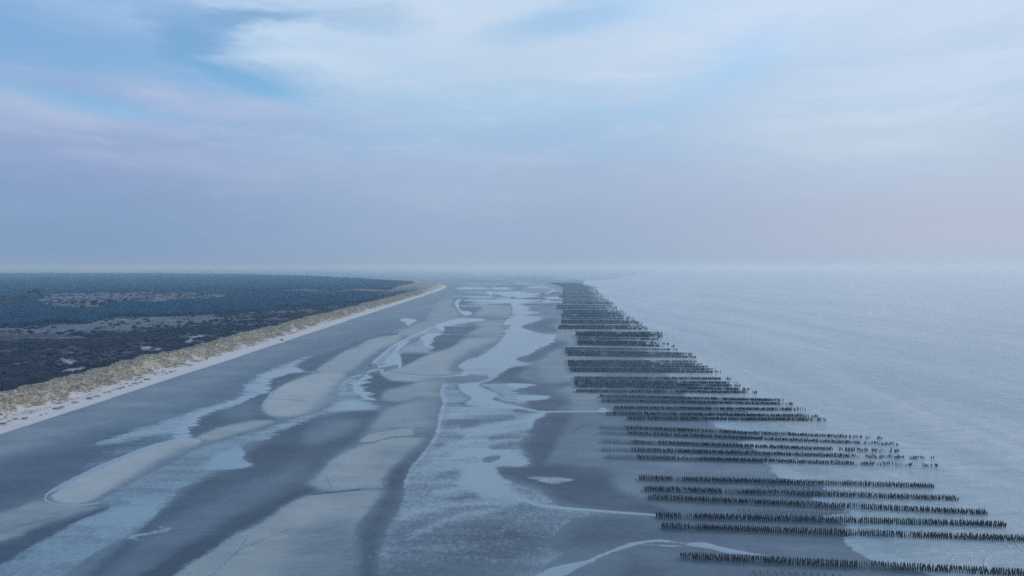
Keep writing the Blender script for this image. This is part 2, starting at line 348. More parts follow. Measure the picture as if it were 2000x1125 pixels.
# --- rows of stakes read off the photograph: left end, right end (foot of the front line); past the fifth value a row thins out
ROWS = [(1331, 1092.5, 2000, 1126.5, 0), (1293, 1033.5, 2000, 1059, 0), (1283, 1012, 1972, 1030.5, 0), (1267, 975.5, 1934, 1007, 0), (1260, 959, 1874, 979, 0), (1250, 937.5, 1827, 954.5, 0),
        (1184, 895, 1841, 913, 1650), (1176, 880, 1830, 899, 1640), (1177, 864.5, 1791, 886, 1600), (1173, 846.5, 1757, 871, 1620), (1170, 836, 1727, 859, 1610),
        (1226, 820, 1616, 823, 0), (1185, 810, 1601, 816, 0), (1200, 799, 1575, 803, 0), (1175, 785, 1551, 792, 0), (1172, 776, 1534, 785, 0),
        (1126, 765.5, 1482, 769, 0), (1124, 756, 1467, 763, 0), (1123, 751, 1452, 756, 0), (1122, 746, 1444, 750.5, 0), (1121, 740, 1430, 742, 0),
        (1115, 726, 1411, 728.5, 0), (1112, 721.5, 1401, 723.5, 0), (1110, 715.5, 1387, 718.5, 0), (1110, 711, 1375, 713.5, 0), (1109, 707, 1362, 708, 0),
        (1109, 694.5, 1362, 699.5, 0), (1104.5, 690, 1355, 695.5, 0), (1104.5, 686, 1355, 692.5, 0), (1103.5, 681.5, 1325, 684.5, 0),
        (1129, 673.5, 1320, 678, 0), (1128, 670.5, 1310, 673.5, 0), (1127.5, 667.5, 1300, 670.5, 0), (1126, 662, 1295, 664.5, 0),
        (1125, 657, 1296, 659.5, 0), (1124.5, 654.7, 1296, 657, 0), (1124.5, 652.5, 1296, 654.5, 0), (1124.5, 650, 1296, 651.5, 0)]
for y_, xl, xr in [(643, 1091, 1268), (640, 1091, 1264), (637.5, 1092, 1258), (632.5, 1096, 1258), (629.5, 1096, 1250), (627, 1096, 1245), (623, 1097, 1240), (619.5, 1097, 1232), (616.5, 1097, 1226), (613.5, 1099, 1225), (610.5, 1100, 1222), (607.5, 1099, 1218),
                   (603.5, 1087, 1210), (600.5, 1088, 1207), (597.5, 1088, 1205), (594, 1100, 1204), (591.5, 1100, 1202), (589, 1099, 1196), (586, 1100, 1192), (583.5, 1099, 1188), (581, 1092, 1186), (578.8, 1092, 1180), (576.5, 1099, 1180), (574.4, 1100, 1175), (572.4, 1100, 1172),
                   (570.4, 1099, 1170), (568.6, 1099, 1168), (566.9, 1099, 1168), (565.2, 1096, 1167), (563.6, 1098, 1165), (562.1, 1098, 1168), (560.7, 1096, 1164), (559.4, 1094, 1160), (558.1, 1090, 1157), (556.9, 1086, 1152), (555.8, 1080, 1146), (554.7, 1076, 1142), (553.7, 1072, 1140), (552.7, 1068, 1136)]:
    ROWS.append((xl, y_, xr, y_+.5, 0))
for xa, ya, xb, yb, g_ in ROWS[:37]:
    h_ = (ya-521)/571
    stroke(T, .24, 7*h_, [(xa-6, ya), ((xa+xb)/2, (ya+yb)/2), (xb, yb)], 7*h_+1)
# --- water
pw = lambda v, b, *p: paint(Wt, v, b, p)
pc = lambda v, b, *p: paint(Wc, v, b, p)
# long combed film under the dry beach
pc(.62, 4, (150, 873), (175, 868), (196, 860), (230, 849), (260, 837), (306, 826), (352, 809), (398, 794), (454, 780), (480, 748), (520, 724), (552, 712), (580, 700), (612, 693), (616, 696), (596, 704), (578, 716), (578, 722), (600, 726), (556, 728), (560, 733), (532, 738), (520, 752), (520, 760), (528, 768), (504, 771), (482, 778), (466, 788), (444, 795), (400, 810), (386, 820), (365, 841), (374, 855), (331, 861), (276, 878), (250, 880), (280, 862), (240, 868))
pc(.92, 3, (365, 843), (374, 855), (350, 858), (330, 858), (350, 840), (380, 815), (410, 800), (450, 786), (500, 768), (512, 755), (520, 735), (545, 726), (575, 718), (600, 726), (556, 728), (560, 733), (532, 738), (522, 752), (524, 762), (500, 772), (466, 788), (444, 795), (400, 810), (384, 822))
pc(.40, 5, (276, 880), (331, 860), (345, 845), (300, 850), (250, 862), (190, 888), (150, 915), (172, 924))
stroke(Wt, 1, 5.0, [(374, 857), (352, 858), (331, 863), (300, 870), (276, 879)], 1.5)
stroke(Wt, 1, 6.5, [(276, 879), (240, 893), (200, 909), (172, 922), (145, 935), (120, 948), (104, 957)], 1.5)
stroke(Wt, 1, 4.0, [(104, 957), (92, 965), (88, 971), (92, 978), (108, 984), (130, 987), (160, 986.5), (199, 981)], 1.5)
stroke(Wt, 1, 3.2, [(530, 766), (526, 775), (520, 784), (514, 790)], 1)
stroke(Wt, 1, 1.6, [(578, 725), (600, 726.5), (612, 727), (617, 729)], 1)
stroke(Wt, 1, 1.4, [(768, 651), (774, 646), (782, 642), (792, 638)], 1)
pw(.95, 1, (779, 625.6), (789, 621.6), (808, 623), (816, 627), (805, 631), (798, 637), (793, 635), (792, 629.6))
# second channel
pw(.50, 1, (952, 625), (939, 621.6), (896, 621), (864, 629.6), (841, 640), (805, 655), (768, 674), (744, 694), (728, 706), (736, 716), (752, 720), (757, 725.6), (779, 721), (784, 714), (784, 700), (782, 695), (792, 690), (835, 690), (840, 681), (841.6, 673), (854, 666), (843, 661.6), (856, 655), (861, 652), (869, 645.6), (864, 637), (917, 634), (910, 631), (920, 628))
pw(.85, 1, (840, 640), (864, 630), (896, 622), (939, 622), (952, 625), (928, 629), (905, 630), (890, 633), (864, 637), (850, 639))
stroke(Wt, .85, 3, [(841, 640), (805, 656), (768, 675), (745, 694), (728, 708)], 3)
stroke(Wt, .22, 5, [(830, 656), (795, 672), (770, 690), (756, 704)], 4)
pw(1, 1, (854, 641), (864, 637.6), (868, 641), (870, 646), (861, 643))
pc(1, 1, (821, 660), (834, 652), (869, 651), (853, 656), (843, 663), (845, 676), (840, 682), (829, 671))
pw(1, 1, (798, 666), (789, 669.6), (777.6, 676), (773, 684), (766, 692), (752, 705), (763, 711), (774, 711), (778, 716), (774, 721), (752, 725.6), (757, 727), (777.6, 722.4), (785, 713), (781, 703), (784, 699), (774, 690), (781, 681), (792, 673))
paint(Wt, 0, 1, [(764, 714), (776, 713), (777, 717), (770, 722), (756, 723), (748, 720)])
stroke(Wt, 1, 1.8, [(737, 717), (750, 715), (770, 711)], 1)
stroke(Wt, 1, 1.3, [(766, 722), (771, 717), (773, 713)], 1)
stroke(Wt, 1, 2.2, [(716, 731), (720, 727), (730, 724), (744, 722), (750, 724), (743, 728), (756, 729), (776, 731), (800, 733.5), (824, 735.5), (853, 736.5), (875, 735.5), (895, 733.5), (915, 732)], 1)
stroke(Wt, .8, 1.4, [(700, 735), (712, 728), (735, 720), (745, 716)], 1)
pc(1, 1, (717, 729), (709, 735), (694, 743), (686, 753), (685.6, 762), (698, 769), (709, 774), (712, 780), (736, 782), (723, 775), (726, 770), (715, 764), (706, 761), (707, 756), (704, 751), (722, 747), (713.6, 745), (712, 741.6), (725, 737), (721, 732))
C6 = [(712, 728), (693, 734), (680, 741), (660, 757), (656, 770), (648, 786), (630, 798), (590, 810), (552, 822), (536, 829), (460, 850.5), (383, 875), (331, 903), (276, 930), (230, 955), (184, 979), (214, 992), (138, 1022), (83, 1053), (31, 1080), (0, 1099), (-120, 1150), (-120, 1250), (60, 1180), (147, 1111), (199, 1074), (270, 1040.6), (306, 1007), (337, 976), (358, 952), (404, 936), (389, 930), (414, 918), (460, 915), (496, 907), (474, 898), (478, 886), (472, 875), (490, 866), (521, 860), (552, 841), (600, 823), (629, 810), (680, 804), (728, 799), (749, 797.6), (738, 793), (725, 785), (712, 781), (708, 774), (692, 767), (684, 762), (686, 750), (700, 740)]
pw(.50, 4, *C6)
stroke(Wt, .70, 2.5, [(712, 728), (693, 734), (680, 741), (662, 757)], 2)
pc(.74, 6, (560, 824), (600, 811), (640, 797), (662, 782), (684, 776), (712, 782), (749, 797), (680, 804), (629, 811), (600, 822), (560, 838), (521, 858), (490, 864), (520, 840))
pw(.82, 4, (400, 915), (420, 893), (450, 880), (470, 874), (478, 886), (472, 898), (497, 907), (460, 915), (414, 918))
pc(.70, 8, (330, 960), (370, 928), (414, 903), (424, 916), (385, 935), (350, 955), (320, 992), (280, 1005), (262, 990), (230, 978), (199, 983), (184, 981), (260, 965))
pw(.66, 6, (150, 1020), (220, 992), (300, 990), (290, 1015), (230, 1045), (190, 1050), (180, 1030), (120, 1045))
stroke(Wc, .7, 9, [(260, 1050), (300, 1040), (330, 1030)], 8)
# the flow in the middle
pw(.66, 2, (1001, 640), (982, 645), (986, 653), (980, 659), (972, 669), (956, 681.6), (937, 694), (913, 702), (895, 712), (893.6, 717), (903, 726), (892, 731), (930, 733), (956, 736), (933.6, 745), (977, 731), (999, 718), (1025, 715), (1052, 708), (1028, 707), (1007, 701), (1033, 694), (1049, 680), (1070, 672), (1082, 664), (1081, 660), (1090, 653), (1052, 649.6), (1020, 641.6))
pw(.68, 1, (998, 619.6), (1064, 621), (1050, 627.6), (1024, 635.6), (1016, 639), (1000, 635.6), (981, 635.6))
pw(1, 1, (1000, 635), (1013, 638.5), (1040, 647), (1088, 651.6), (1040, 648), (1002, 643))
pw(.7, 1, (1000, 602), (997, 596), (998, 589), (1006, 585), (1003, 591), (1024, 596), (1040, 604), (1022, 606), (1062, 609), (1037, 615), (1002, 615.6))
pc(1, 1, (1040, 690), (1052, 680), (1072, 672), (1084, 662), (1080, 659), (1090, 653), (1076, 660), (1055, 672), (1035, 684))
for p, wd in [([(982, 617.7), (1040, 618), (1098, 618.6)], 1.6), ([(869, 652.5), (912, 654), (990, 655.4)], 1.2), ([(864, 636.4), (920, 637), (942, 639), (1000, 639)], 1.2), ([(1008, 581), (1040, 579.8)], 1.8), ([(990, 582), (1004, 576)], 1.5),
              ([(1090, 652.5), (1122, 652.6)], 1.6), ([(1081, 659.6), (1102, 659.4)], 1.2), ([(1065, 574), (1082, 568)], 2.5), ([(980, 562), (1000, 566)], 1.5), ([(1024, 587), (1076, 586)], 1.6), ([(1118, 664), (1127, 666)], 1.4),
              ([(1168, 801.5), (1186, 800), (1196, 797.5)], 1.6), ([(1172, 797), (1182, 798)], 2.6), ([(1120, 651), (1126, 649)], 2)]:
    stroke(Wt, 1, wd, p, 1)
pw(1, 1, (887, 592), (894, 585), (901.6, 584), (896, 591), (896, 599), (902, 607), (918, 608), (923, 613), (910, 616), (902, 613), (896, 607), (889.6, 597))
pw(1, 1, (950, 571.6), (954, 568), (960, 572), (958, 578), (954, 574))
stroke(Wt, .8, 1.4, [(892, 573), (897, 577)], 1)
stroke(Wt, .7, 1.8, [(805, 604), (812, 605), (818, 604.5)], 1)
pw(.76, 2, (892, 750.4), (916, 747), (933.6, 745), (954, 739), (977, 732), (962, 742), (940, 749), (937, 753.6), (956, 761.6), (978, 771), (962, 779), (975, 784), (1004, 789), (1020, 793.6), (1049, 801.5), (1036, 803), (1020, 800), (996, 798), (956, 796), (905, 790), (921, 777.6), (905, 768), (892, 753.6))
stroke(Wt, 1, 2.6, [(1036, 801), (1060, 804), (1100, 803.6), (1180, 803.6), (1196, 803)], 1)
pc(.55, 1.5, (937, 751), (975, 748), (1010, 749), (1046, 751), (1025, 757), (1010, 760), (1000, 770), (978, 771), (956, 761))
pc(.85, 2, (990, 749), (1012, 749), (1046, 751), (1025, 756), (1005, 757))
pc(.50, 1.5, (969, 779), (988, 768), (1036, 771), (1081, 775.7), (1037, 782), (1025, 793.6), (1000, 790))
pc(.90, 1.5, (1035, 772), (1081, 775.7), (1040, 781), (1010, 779))
stroke(Wt, 1, 2, [(873, 750), (880, 751)], 1)
F1 = [(863, 762), (869, 748), (892, 743.5), (917, 746), (892, 752), (905, 768), (921, 778), (905, 790), (956, 797), (1000, 801), (1004, 804), (1020, 803), (1063, 809), (1041, 820), (1041, 829.6), (1031, 839), (1037, 850), (1020, 863), (1025, 882), (1036, 898), (1025, 911), (985, 910), (969, 913), (972, 924), (1004, 940), (1044, 951), (1057, 954.6), (1084, 978.6), (1124, 993), (1220, 1004), (1204, 1007), (1124, 1015), (1100, 1034), (1084, 1047), (1079, 1070), (1108, 1078), (1084, 1097), (1052, 1123), (1000, 1200), (980, 1300), (730, 1300), (736, 1125), (739, 1081), (749, 1044), (760, 1017), (779, 990), (787, 953), (792, 932), (800, 917), (824, 889), (846, 857), (854, 841), (856, 821), (862, 801), (869, 780), (865, 790), (861, 775)]
pw(.50, 4, *F1)
pw(.36, 22, (740, 1250), (745, 1080), (800, 1020), (900, 1000), (1010, 1000), (1090, 1020), (1080, 1070), (1040, 1110), (980, 1250))
paint(T, .30, 20, F1)
paint(T, .08, 30, [(900, 1060), (960, 1020), (1030, 1020), (1050, 1050), (980, 1080), (920, 1090)])
stroke(Wt, .78, 6, [(868, 750), (863, 762), (864, 774), (868, 784), (864, 800), (858, 820), (856, 842)], 8)
stroke(Wt, .74, 5, [(856, 842), (846, 860), (824, 890), (802, 918), (790, 950)], 8)
pw(.84, 9, (905, 932), (898, 915), (925, 900), (940, 902), (965, 905), (975, 925), (984, 945), (1004, 962), (970, 970), (935, 962), (915, 952), (898, 945))
pw(.84, 7, (880, 885), (920, 872), (960, 876), (1000, 885), (1030, 897), (1034, 905), (1020, 910), (985, 909), (950, 902), (930, 890), (890, 893))
pw(.36, 2, (942, 896), (960, 889), (978, 890), (975, 897), (955, 903), (945, 902))
for v, wd, p in [(.82, 5, [(1058, 810), (1020, 822), (960, 834), (900, 842)]), (.80, 5, [(1036, 836), (980, 843), (920, 850), (870, 862)]), (.76, 5, [(1010, 862), (940, 858), (890, 868), (850, 884)]), (.80, 6, [(1000, 804), (940, 802), (880, 808)]),
                 (.85, 6, [(1062, 808), (1045, 815), (1036, 828)]), (.22, 5, [(905, 833), (940, 822), (1000, 813)]), (.24, 4, [(870, 830), (900, 826), (930, 824)]), (.28, 4, [(960, 856), (1000, 848), (1030, 846)]), (.24, 5, [(962, 875), (990, 868), (1015, 866)]),
                 (.80, 5, [(900, 905), (870, 915), (830, 925)]), (.74, 5, [(900, 890), (850, 905), (810, 925)]), (.78, 5, [(905, 950), (880, 958), (850, 962)]), (.26, 5, [(880, 980), (915, 970), (950, 967)]), (.26, 4, [(870, 992), (930, 983), (1005, 977)]),
                 (.82, 5, [(1020, 972), (980, 966), (940, 966)]), (.74, 8, [(790, 1006), (850, 990), (920, 984), (1010, 975)]), (.30, 5, [(855, 870), (870, 860), (900, 852)]), (.70, 6, [(1000, 985), (940, 1000), (860, 1020), (800, 1050)])]:
    stroke(Wt, v*.9+.04, wd, p, 16)
stroke(Wt, 1, 4.2, [(1008, 972), (1036, 981), (1060, 988), (1100, 992), (1160, 996.5), (1220, 1001.5), (1284, 1006)], 1.2)
pw(.62, 1.5, (1023, 932), (1040, 929), (1080, 929), (1110, 933), (1129, 936), (1110, 941), (1084, 946), (1066, 944), (1045, 937))
pw(.92, 1, (1020, 1150), (1060, 1117), (1085, 1106), (1115, 1099), (1145, 1094), (1170, 1083), (1200, 1071), (1225, 1061), (1240, 1058), (1270, 1054), (1290, 1053), (1320, 1057), (1345, 1060), (1375, 1059), (1430, 1072), (1500, 1084), (1530, 1090), (1466, 1084), (1420, 1081), (1390, 1073), (1366, 1069), (1340, 1066), (1310, 1068), (1280, 1065), (1250, 1064), (1240, 1066), (1210, 1074), (1170, 1090), (1150, 1101), (1110, 1120), (1070, 1150), (1030, 1250), (950, 1250))
pw(0, 1, (1248, 1061), (1280, 1058.5), (1310, 1059.5), (1348, 1063), (1320, 1064.5), (1280, 1062.5))
for p, wd in [([(1170, 1062), (1188, 1061)], 3), ([(1110, 1076), (1135, 1072)], 4), ([(1422, 994), (1438, 994.4)], 2)]: stroke(Wt, .5, wd, p, 6)
# broken foam along the dark seam
for p in [[(745, 950), (738, 965), (728, 985), (715, 1000), (700, 1015), (694, 1035), (690, 1055)], [(765, 918), (752, 935), (746, 955)], [(775, 900), (760, 915), (742, 930)], [(712, 1045), (708, 1062), (698, 1072)], [(700, 1085), (692, 1110), (688, 1150)], [(735, 1070), (722, 1095), (712, 1130)], [(690, 1090), (676, 1105), (664, 1125)]]:
    stroke(Wc, .60, 3, p, 3)
pw(.56, 3, (880, 515), (2500, 515), (1400, 541), (1240, 546), (1140, 549), (1060, 541), (960, 539), (900, 536))
paint(T, .6, 5, [(700, 515), (2500, 515), (1400, 545), (1200, 550), (900, 545), (760, 538)])
# --- the open sea: everything to the right of the waterline
SEA = [(1960, 1200), (1900, 1160), (1835, 1138), (1812, 1122), (1770, 1108), (1728, 1097), (1692, 1086), (1668, 1072), (1656, 1054), (1652, 1034), (1640, 1018), (1604, 1010), (1640, 1004), (1668, 996), (1620, 984), (1584, 974), (1620, 968), (1640, 960), (1606, 956), (1610, 946), (1560, 942), (1526, 931), (1514, 920), (1504, 909), (1490, 900), (1520, 892), (1480, 880), (1446, 862), (1500, 858), (1530, 852), (1480, 846), (1414, 838), (1392, 824), (1380, 815), (1430, 806), (1380, 796), (1420, 788), (1352, 778), (1338, 766), (1380, 758), (1350, 750), (1318, 742), (1300, 730), (1340, 722), (1310, 714), (1280, 706), (1248, 698), (1290, 690), (1262, 684), (1225, 677), (1232, 668), (1206, 660), (1214, 650), (1186, 640), (1180, 625), (1170, 612), (1162, 596), (1152, 580), (1146, 566), (1138, 553), (1150, 550.5), (1130, 548), (1180, 546), (1215, 543), (1200, 541), (1250, 538), (1230, 535), (1290, 532), (1270, 529), (1400, 526), (1380, 523), (1400, 515), (3400, 515), (3400, 1500), (2600, 1500)]
Ms = np.zeros((CH, CW), np.float32); paint(Ms, 1, 1, SEA)
Md = np.zeros((CH, CW), np.float32); paint(Md, 1, 26, SEA); paint(Md, 1, 40, [(1250, 520), (1400, 700), (1620, 860), (1760, 960), (2040, 1120), (3400, 1300), (3400, 515)])
# wave fronts running in through the stakes (raised lines of water)
Hm = np.zeros((CH, CW), np.float32)
WV = [([(1815, 1062), (1838, 1075), (1855, 1088), (1860, 1098), (1870, 1106)], 1.8, .7), ([(1866, 1077), (1885, 1083), (1896, 1092), (1904, 1097)], 2, .8), ([(1925, 1108), (1923, 1098), (1927, 1090), (1934, 1085)], 3, 1.0), ([(1925, 1108), (1932, 1116), (1936, 1122)], 2.4, .8),
      ([(1960, 1060), (1968, 1068), (1978, 1078)], 3, 1), ([(1976, 1052), (1984, 1060), (1992, 1072), (2010, 1082), (2040, 1092)], 3, 1), ([(1768, 1024), (1780, 1032), (1795, 1040), (1812, 1050)], 2, .8), ([(1790, 1026), (1805, 1036), (1830, 1048)], 2, .7), ([(1815, 1030), (1832, 1042)], 2, .7),
      ([(1620, 912), (1634, 926), (1638, 938)], 1.3, .7), ([(1628, 918), (1650, 914), (1668, 926), (1672, 934)], 1.3, .6), ([(1718, 912), (1740, 920), (1768, 928)], 1.6, .8), ([(1694, 919), (1702, 924)], 1.6, .8), ([(1675, 915), (1700, 930), (1740, 940)], 1, .5), ([(1729, 998), (1740, 1004), (1752, 1010)], 1.6, .8), ([(1742, 998), (1754, 1008)], 1.6, .8),
      ([(1516, 820), (1530, 826), (1560, 832)], 1, .6), ([(1501, 830), (1506, 842)], 1, .6), ([(1420, 733), (1436, 744), (1450, 752)], 1, .4), ([(1700, 990), (1712, 1000)], 1.4, .6), ([(1836, 1096), (1850, 1110), (1866, 1122)], 1.4, .5), ([(1960, 1000), (2000, 1030), (2060, 1060)], 1.6, .4)]
for p, wd, v in WV: stroke(Hm, v, wd, p, 2.0, True)
rs = random.Random(11)
for i in range(230):                        # little swell lines further out
    y = 640+500*rs.random()**.8; x = rs.uniform(1250+(y-640)*1.35, 2400)
    l = rs.uniform(8, 34)*(y-521)/400
    stroke(Hm, rs.uniform(.15, .5), 1.2, [(x, y), (x+l*.5, y+l*.22), (x+l, y+l*.34)], 1.6, True)

Mb = np.zeros((CH, CW), np.float32); paint(Mb, 1, 9, SEA)
Wt[:] = blur(Wt, 1)*.6+Wt*.4
def sample(A, px, py):
    fx = np.clip(px-X0-.5, 0, CW-1.001); fy = np.clip(py-Y0-.5, 0, CH-1.001)
    ix = fx.astype(int); iy = fy.astype(int); tx = fx-ix; ty = fy-iy
    return (A[iy, ix]*(1-tx)+A[iy, ix+1]*tx)*(1-ty)+(A[iy+1, ix]*(1-tx)+A[iy+1, ix+1]*tx)*ty

# ------------------------------------------------------------------ land: coast line, heights, cover
CY = [-2000, 2600, 3000, 3400, 3650, 3900, 4300, 5000, 6500, 8200, 9500, 12000]
CX = [-306, -306, -309, -325, -350, -420, -640, -980, -1900, -3300, -6500, -30000]
def inland(X, Y): return (np.interp(Y, CY, CX)+3.0*(fbm(Y/90, Y*0+3, 5, 2)-.5))-X
def land_z(X, Y):
    d = inland(X, Y)
    z = 2.0*sstep(d, 0, 22)
    hum = fbm(X/7.0, Y/9.0, 21, 4, .6)
    foot = 21+5*(fbm(Y/22, X*0+1, 8, 2)-.5)*2
    ridge = sstep(d, foot, foot+26)*(1-.55*sstep(d, 50, 84))
    z = z+ridge*(6.4+4.5*fbm(Y/55, X/60, 31, 2)+3.4*(hum-.5)*2)
    inl = sstep(d, 60, 130)
    z = z+inl*(5.0*(fbm(X/70, Y/95, 41, 4)-.45)+1.4*(fbm(X/14, Y/18, 43, 3)-.5))
    z = z+inl*10*sstep(Y, 3200, 6500)*fbm(X/900, Y/1300, 47, 2)
    return np.where(d > 0, z, 0)
Dn = np.zeros((CH, CW), np.float32); Hl = np.zeros((CH, CW), np.float32); Sa = np.zeros((CH, CW), np.float32)
paint(Dn, 1, 0, [(-500, 515), (150, 515), (480, 515), (640, 520), (700, 530), (770, 543), (808, 551), (775, 558), (755, 566), (700, 563), (640, 567), (600, 563), (500, 569), (440, 566), (330, 570), (250, 568), (150, 571), (100, 566), (92, 576), (60, 582), (0, 580), (-500, 575)])
paint(Dn, .25, 1, [(250, 548), (360, 547), (380, 552), (330, 556), (260, 554)])
paint(Dn, 1, 0, [(-500, 604), (0, 602), (20, 599), (50, 592), (72, 592), (80, 599), (95, 602), (110, 606), (180, 606), (205, 602), (220, 595), (260, 594), (300, 594), (330, 592), (400, 588), (450, 582), (500, 574), (560, 571), (600, 575), (640, 577), (700, 578), (735, 580), (700, 590), (640, 596), (600, 599), (540, 601), (500, 608), (440, 613), (380, 614), (300, 618), (220, 618), (170, 631), (100, 631), (0, 638), (-500, 655)])
paint(Dn, 1, 0, [(-500, 652), (0, 652), (50, 655), (120, 655), (168, 657), (168, 663), (120, 665), (60, 665), (0, 669), (-500, 692)])
paint(Hl, .8, 3, [(0, 640), (120, 632), (220, 620), (400, 615), (480, 616), (455, 622), (330, 640), (180, 650), (0, 650), (-500, 655), (-500, 650)])
paint(Hl, .7, 3, [(70, 590), (90, 575), (160, 572), (300, 571), (420, 572), (500, 576), (460, 581), (400, 587), (330, 591), (230, 592), (190, 599), (110, 604), (85, 595)])
paint(Hl, .45, 3, [(430, 612), (560, 603), (620, 604), (560, 618), (500, 632), (420, 630)])
paint(Hl, .5, 2, [(690, 562), (790, 556), (800, 566), (740, 580), (730, 572)])
for p in [[(72, 713), (110, 719), (140, 717), (176, 719), (162, 726), (135, 727), (100, 723)], [(118, 699), (138, 703), (150, 708), (136, 714), (128, 708)], [(360, 668), (368, 659), (392, 654), (399, 656), (382, 662), (369, 670)],
          [(270, 681), (290, 675), (312, 679), (322, 682), (300, 683)], [(12, 719), (24, 719), (24, 723), (14, 722)], [(26, 708), (50, 705), (52, 707), (30, 710)], [(510, 650), (528, 649), (536, 653), (532, 657), (514, 656)],
          [(200, 678), (206, 678), (204, 680)], [(527, 642), (533, 643), (532, 645)], [(40, 690), (56, 693), (50, 695)]]:
    paint(Sa, 1, 1, p)
rs = random.Random(3)
for i in range(90):
    y = 600+125*rs.random(); x = rs.uniform(-200, 620)
    stroke(Sa if rs.random() < .3 else Hl, rs.uniform(.4, .9), .8+1.2*(y-590)/130, [(x, y), (x+rs.uniform(5, 18), y+rs.uniform(-1, 1)), (x+rs.uniform(20, 40), y+rs.uniform(-2, 2))], 1.5, True)

# ------------------------------------------------------------------ materials
m_flat, b = material('wet_sand_and_water')
co = mk('ShaderNodeTexCoord').outputs['Object']
tone, wat = attr('tone'), attr('water')
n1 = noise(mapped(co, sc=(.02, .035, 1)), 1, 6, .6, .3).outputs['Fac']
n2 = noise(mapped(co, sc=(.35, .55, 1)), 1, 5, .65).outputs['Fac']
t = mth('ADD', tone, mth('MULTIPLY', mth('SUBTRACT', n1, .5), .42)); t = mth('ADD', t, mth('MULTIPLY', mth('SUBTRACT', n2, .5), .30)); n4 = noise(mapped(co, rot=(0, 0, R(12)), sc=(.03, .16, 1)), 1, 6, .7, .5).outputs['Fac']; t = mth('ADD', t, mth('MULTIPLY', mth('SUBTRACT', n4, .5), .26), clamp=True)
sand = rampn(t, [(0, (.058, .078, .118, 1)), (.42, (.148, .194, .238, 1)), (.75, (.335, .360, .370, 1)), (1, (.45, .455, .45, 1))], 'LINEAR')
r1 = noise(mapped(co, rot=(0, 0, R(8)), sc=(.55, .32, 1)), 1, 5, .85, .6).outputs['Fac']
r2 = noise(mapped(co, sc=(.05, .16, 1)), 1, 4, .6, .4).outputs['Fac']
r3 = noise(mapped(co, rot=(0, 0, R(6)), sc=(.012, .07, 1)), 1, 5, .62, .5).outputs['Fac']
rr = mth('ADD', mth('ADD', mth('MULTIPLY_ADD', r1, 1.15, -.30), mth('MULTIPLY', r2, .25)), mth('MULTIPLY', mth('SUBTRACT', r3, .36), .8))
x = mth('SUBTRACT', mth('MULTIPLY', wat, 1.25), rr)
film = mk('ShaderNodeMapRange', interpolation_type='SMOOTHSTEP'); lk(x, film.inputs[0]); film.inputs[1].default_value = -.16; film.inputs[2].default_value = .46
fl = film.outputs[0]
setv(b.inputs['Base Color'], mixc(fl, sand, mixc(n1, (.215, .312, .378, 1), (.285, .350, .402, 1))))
setv(b.inputs['Roughness'], mth('MULTIPLY_ADD', fl, -.42, .50))
b.inputs['IOR'].default_value = 1.36
setv(b.inputs['Specular IOR Level'], mth('MULTIPLY_ADD', fl, .25, .32))
bump(b, mth('ADD', mth('MULTIPLY', n2, 1), mth('MULTIPLY', r1, .5)), mth('MULTIPLY_ADD', fl, -.25, .30), .06)

m_sea, b = material('sea_water')
co = mk('ShaderNodeTexCoord').outputs['Object']
off = attr('offshore')
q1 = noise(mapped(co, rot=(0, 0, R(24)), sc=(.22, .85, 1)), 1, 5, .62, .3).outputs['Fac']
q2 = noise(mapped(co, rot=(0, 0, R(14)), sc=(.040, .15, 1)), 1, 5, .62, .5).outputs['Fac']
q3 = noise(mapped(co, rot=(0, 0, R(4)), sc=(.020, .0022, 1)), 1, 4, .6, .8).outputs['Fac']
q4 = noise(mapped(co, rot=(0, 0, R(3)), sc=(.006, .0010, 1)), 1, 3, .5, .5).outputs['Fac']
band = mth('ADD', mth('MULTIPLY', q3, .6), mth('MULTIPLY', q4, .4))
band = mth('ADD', band, mth('MULTIPLY', mth('MULTIPLY', mth('SUBTRACT', mth('ADD', q1, q2), 1.0), .55), mth('MULTIPLY_ADD', off, .8, .2)))  # light and dark of wave slopes put into the base colour, stronger offshore
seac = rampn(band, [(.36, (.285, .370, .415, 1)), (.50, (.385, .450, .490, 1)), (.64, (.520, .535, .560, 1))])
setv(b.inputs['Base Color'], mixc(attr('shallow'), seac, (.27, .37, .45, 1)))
setv(b.inputs['Roughness'], mth('MULTIPLY_ADD', off, .09, .05))
b.inputs['IOR'].default_value = 1.34
bump(b, mth('ADD', mth('MULTIPLY', q1, .5), mth('MULTIPLY', q2, 1.0)), mth('MULTIPLY_ADD', off, .9, .08), .9)

m_land, b = material('sand_grass_and_heath')
co = mk('ShaderNodeTexCoord').outputs['Object']
veg, hea, pale, bare = attr('veg'), attr('heath'), attr('pale'), attr('bare')
g1 = noise(mapped(co, rot=(0, 0, R(30)), sc=(.18, .5, .5)), 1, 6, .68, .5).outputs['Fac']
g2 = noise(mapped(co, sc=(.03, .05, .1)), 1, 5, .62, .4).outputs['Fac']
g3 = noise(mapped(co, sc=(.008, .02, .05)), 1, 6, .62, .4).outputs['Fac']
sandc = mixc(g2, (.53, .49, .49, 1), (.68, .62, .61, 1))
marr = rampn(g1, [(.34, (.185, .165, .120, 1)), (.50, (.400, .350, .270, 1)), (.66, (.62, .54, .45, 1))])
vv = mk('ShaderNodeMapRange', interpolation_type='SMOOTHSTEP'); lk(mth('SUBTRACT', mth('MULTIPLY', veg, 1.2), g1), vv.inputs[0]); vv.inputs[1].default_value = -.08; vv.inputs[2].default_value = .10
c1 = mixc(vv.outputs[0], sandc, marr)
g5 = noise(mapped(co, rot=(0, 0, R(10)), sc=(.02, .07, .1)), 1, 7, .7, .6).outputs['Fac']
heath = rampn(mth('ADD', mth('MULTIPLY', g3, .5), mth('MULTIPLY', g5, .5)), [(.38, (.016, .028, .048, 1)), (.50, (.054, .056, .085, 1)), (.62, (.185, .150, .165, 1))])
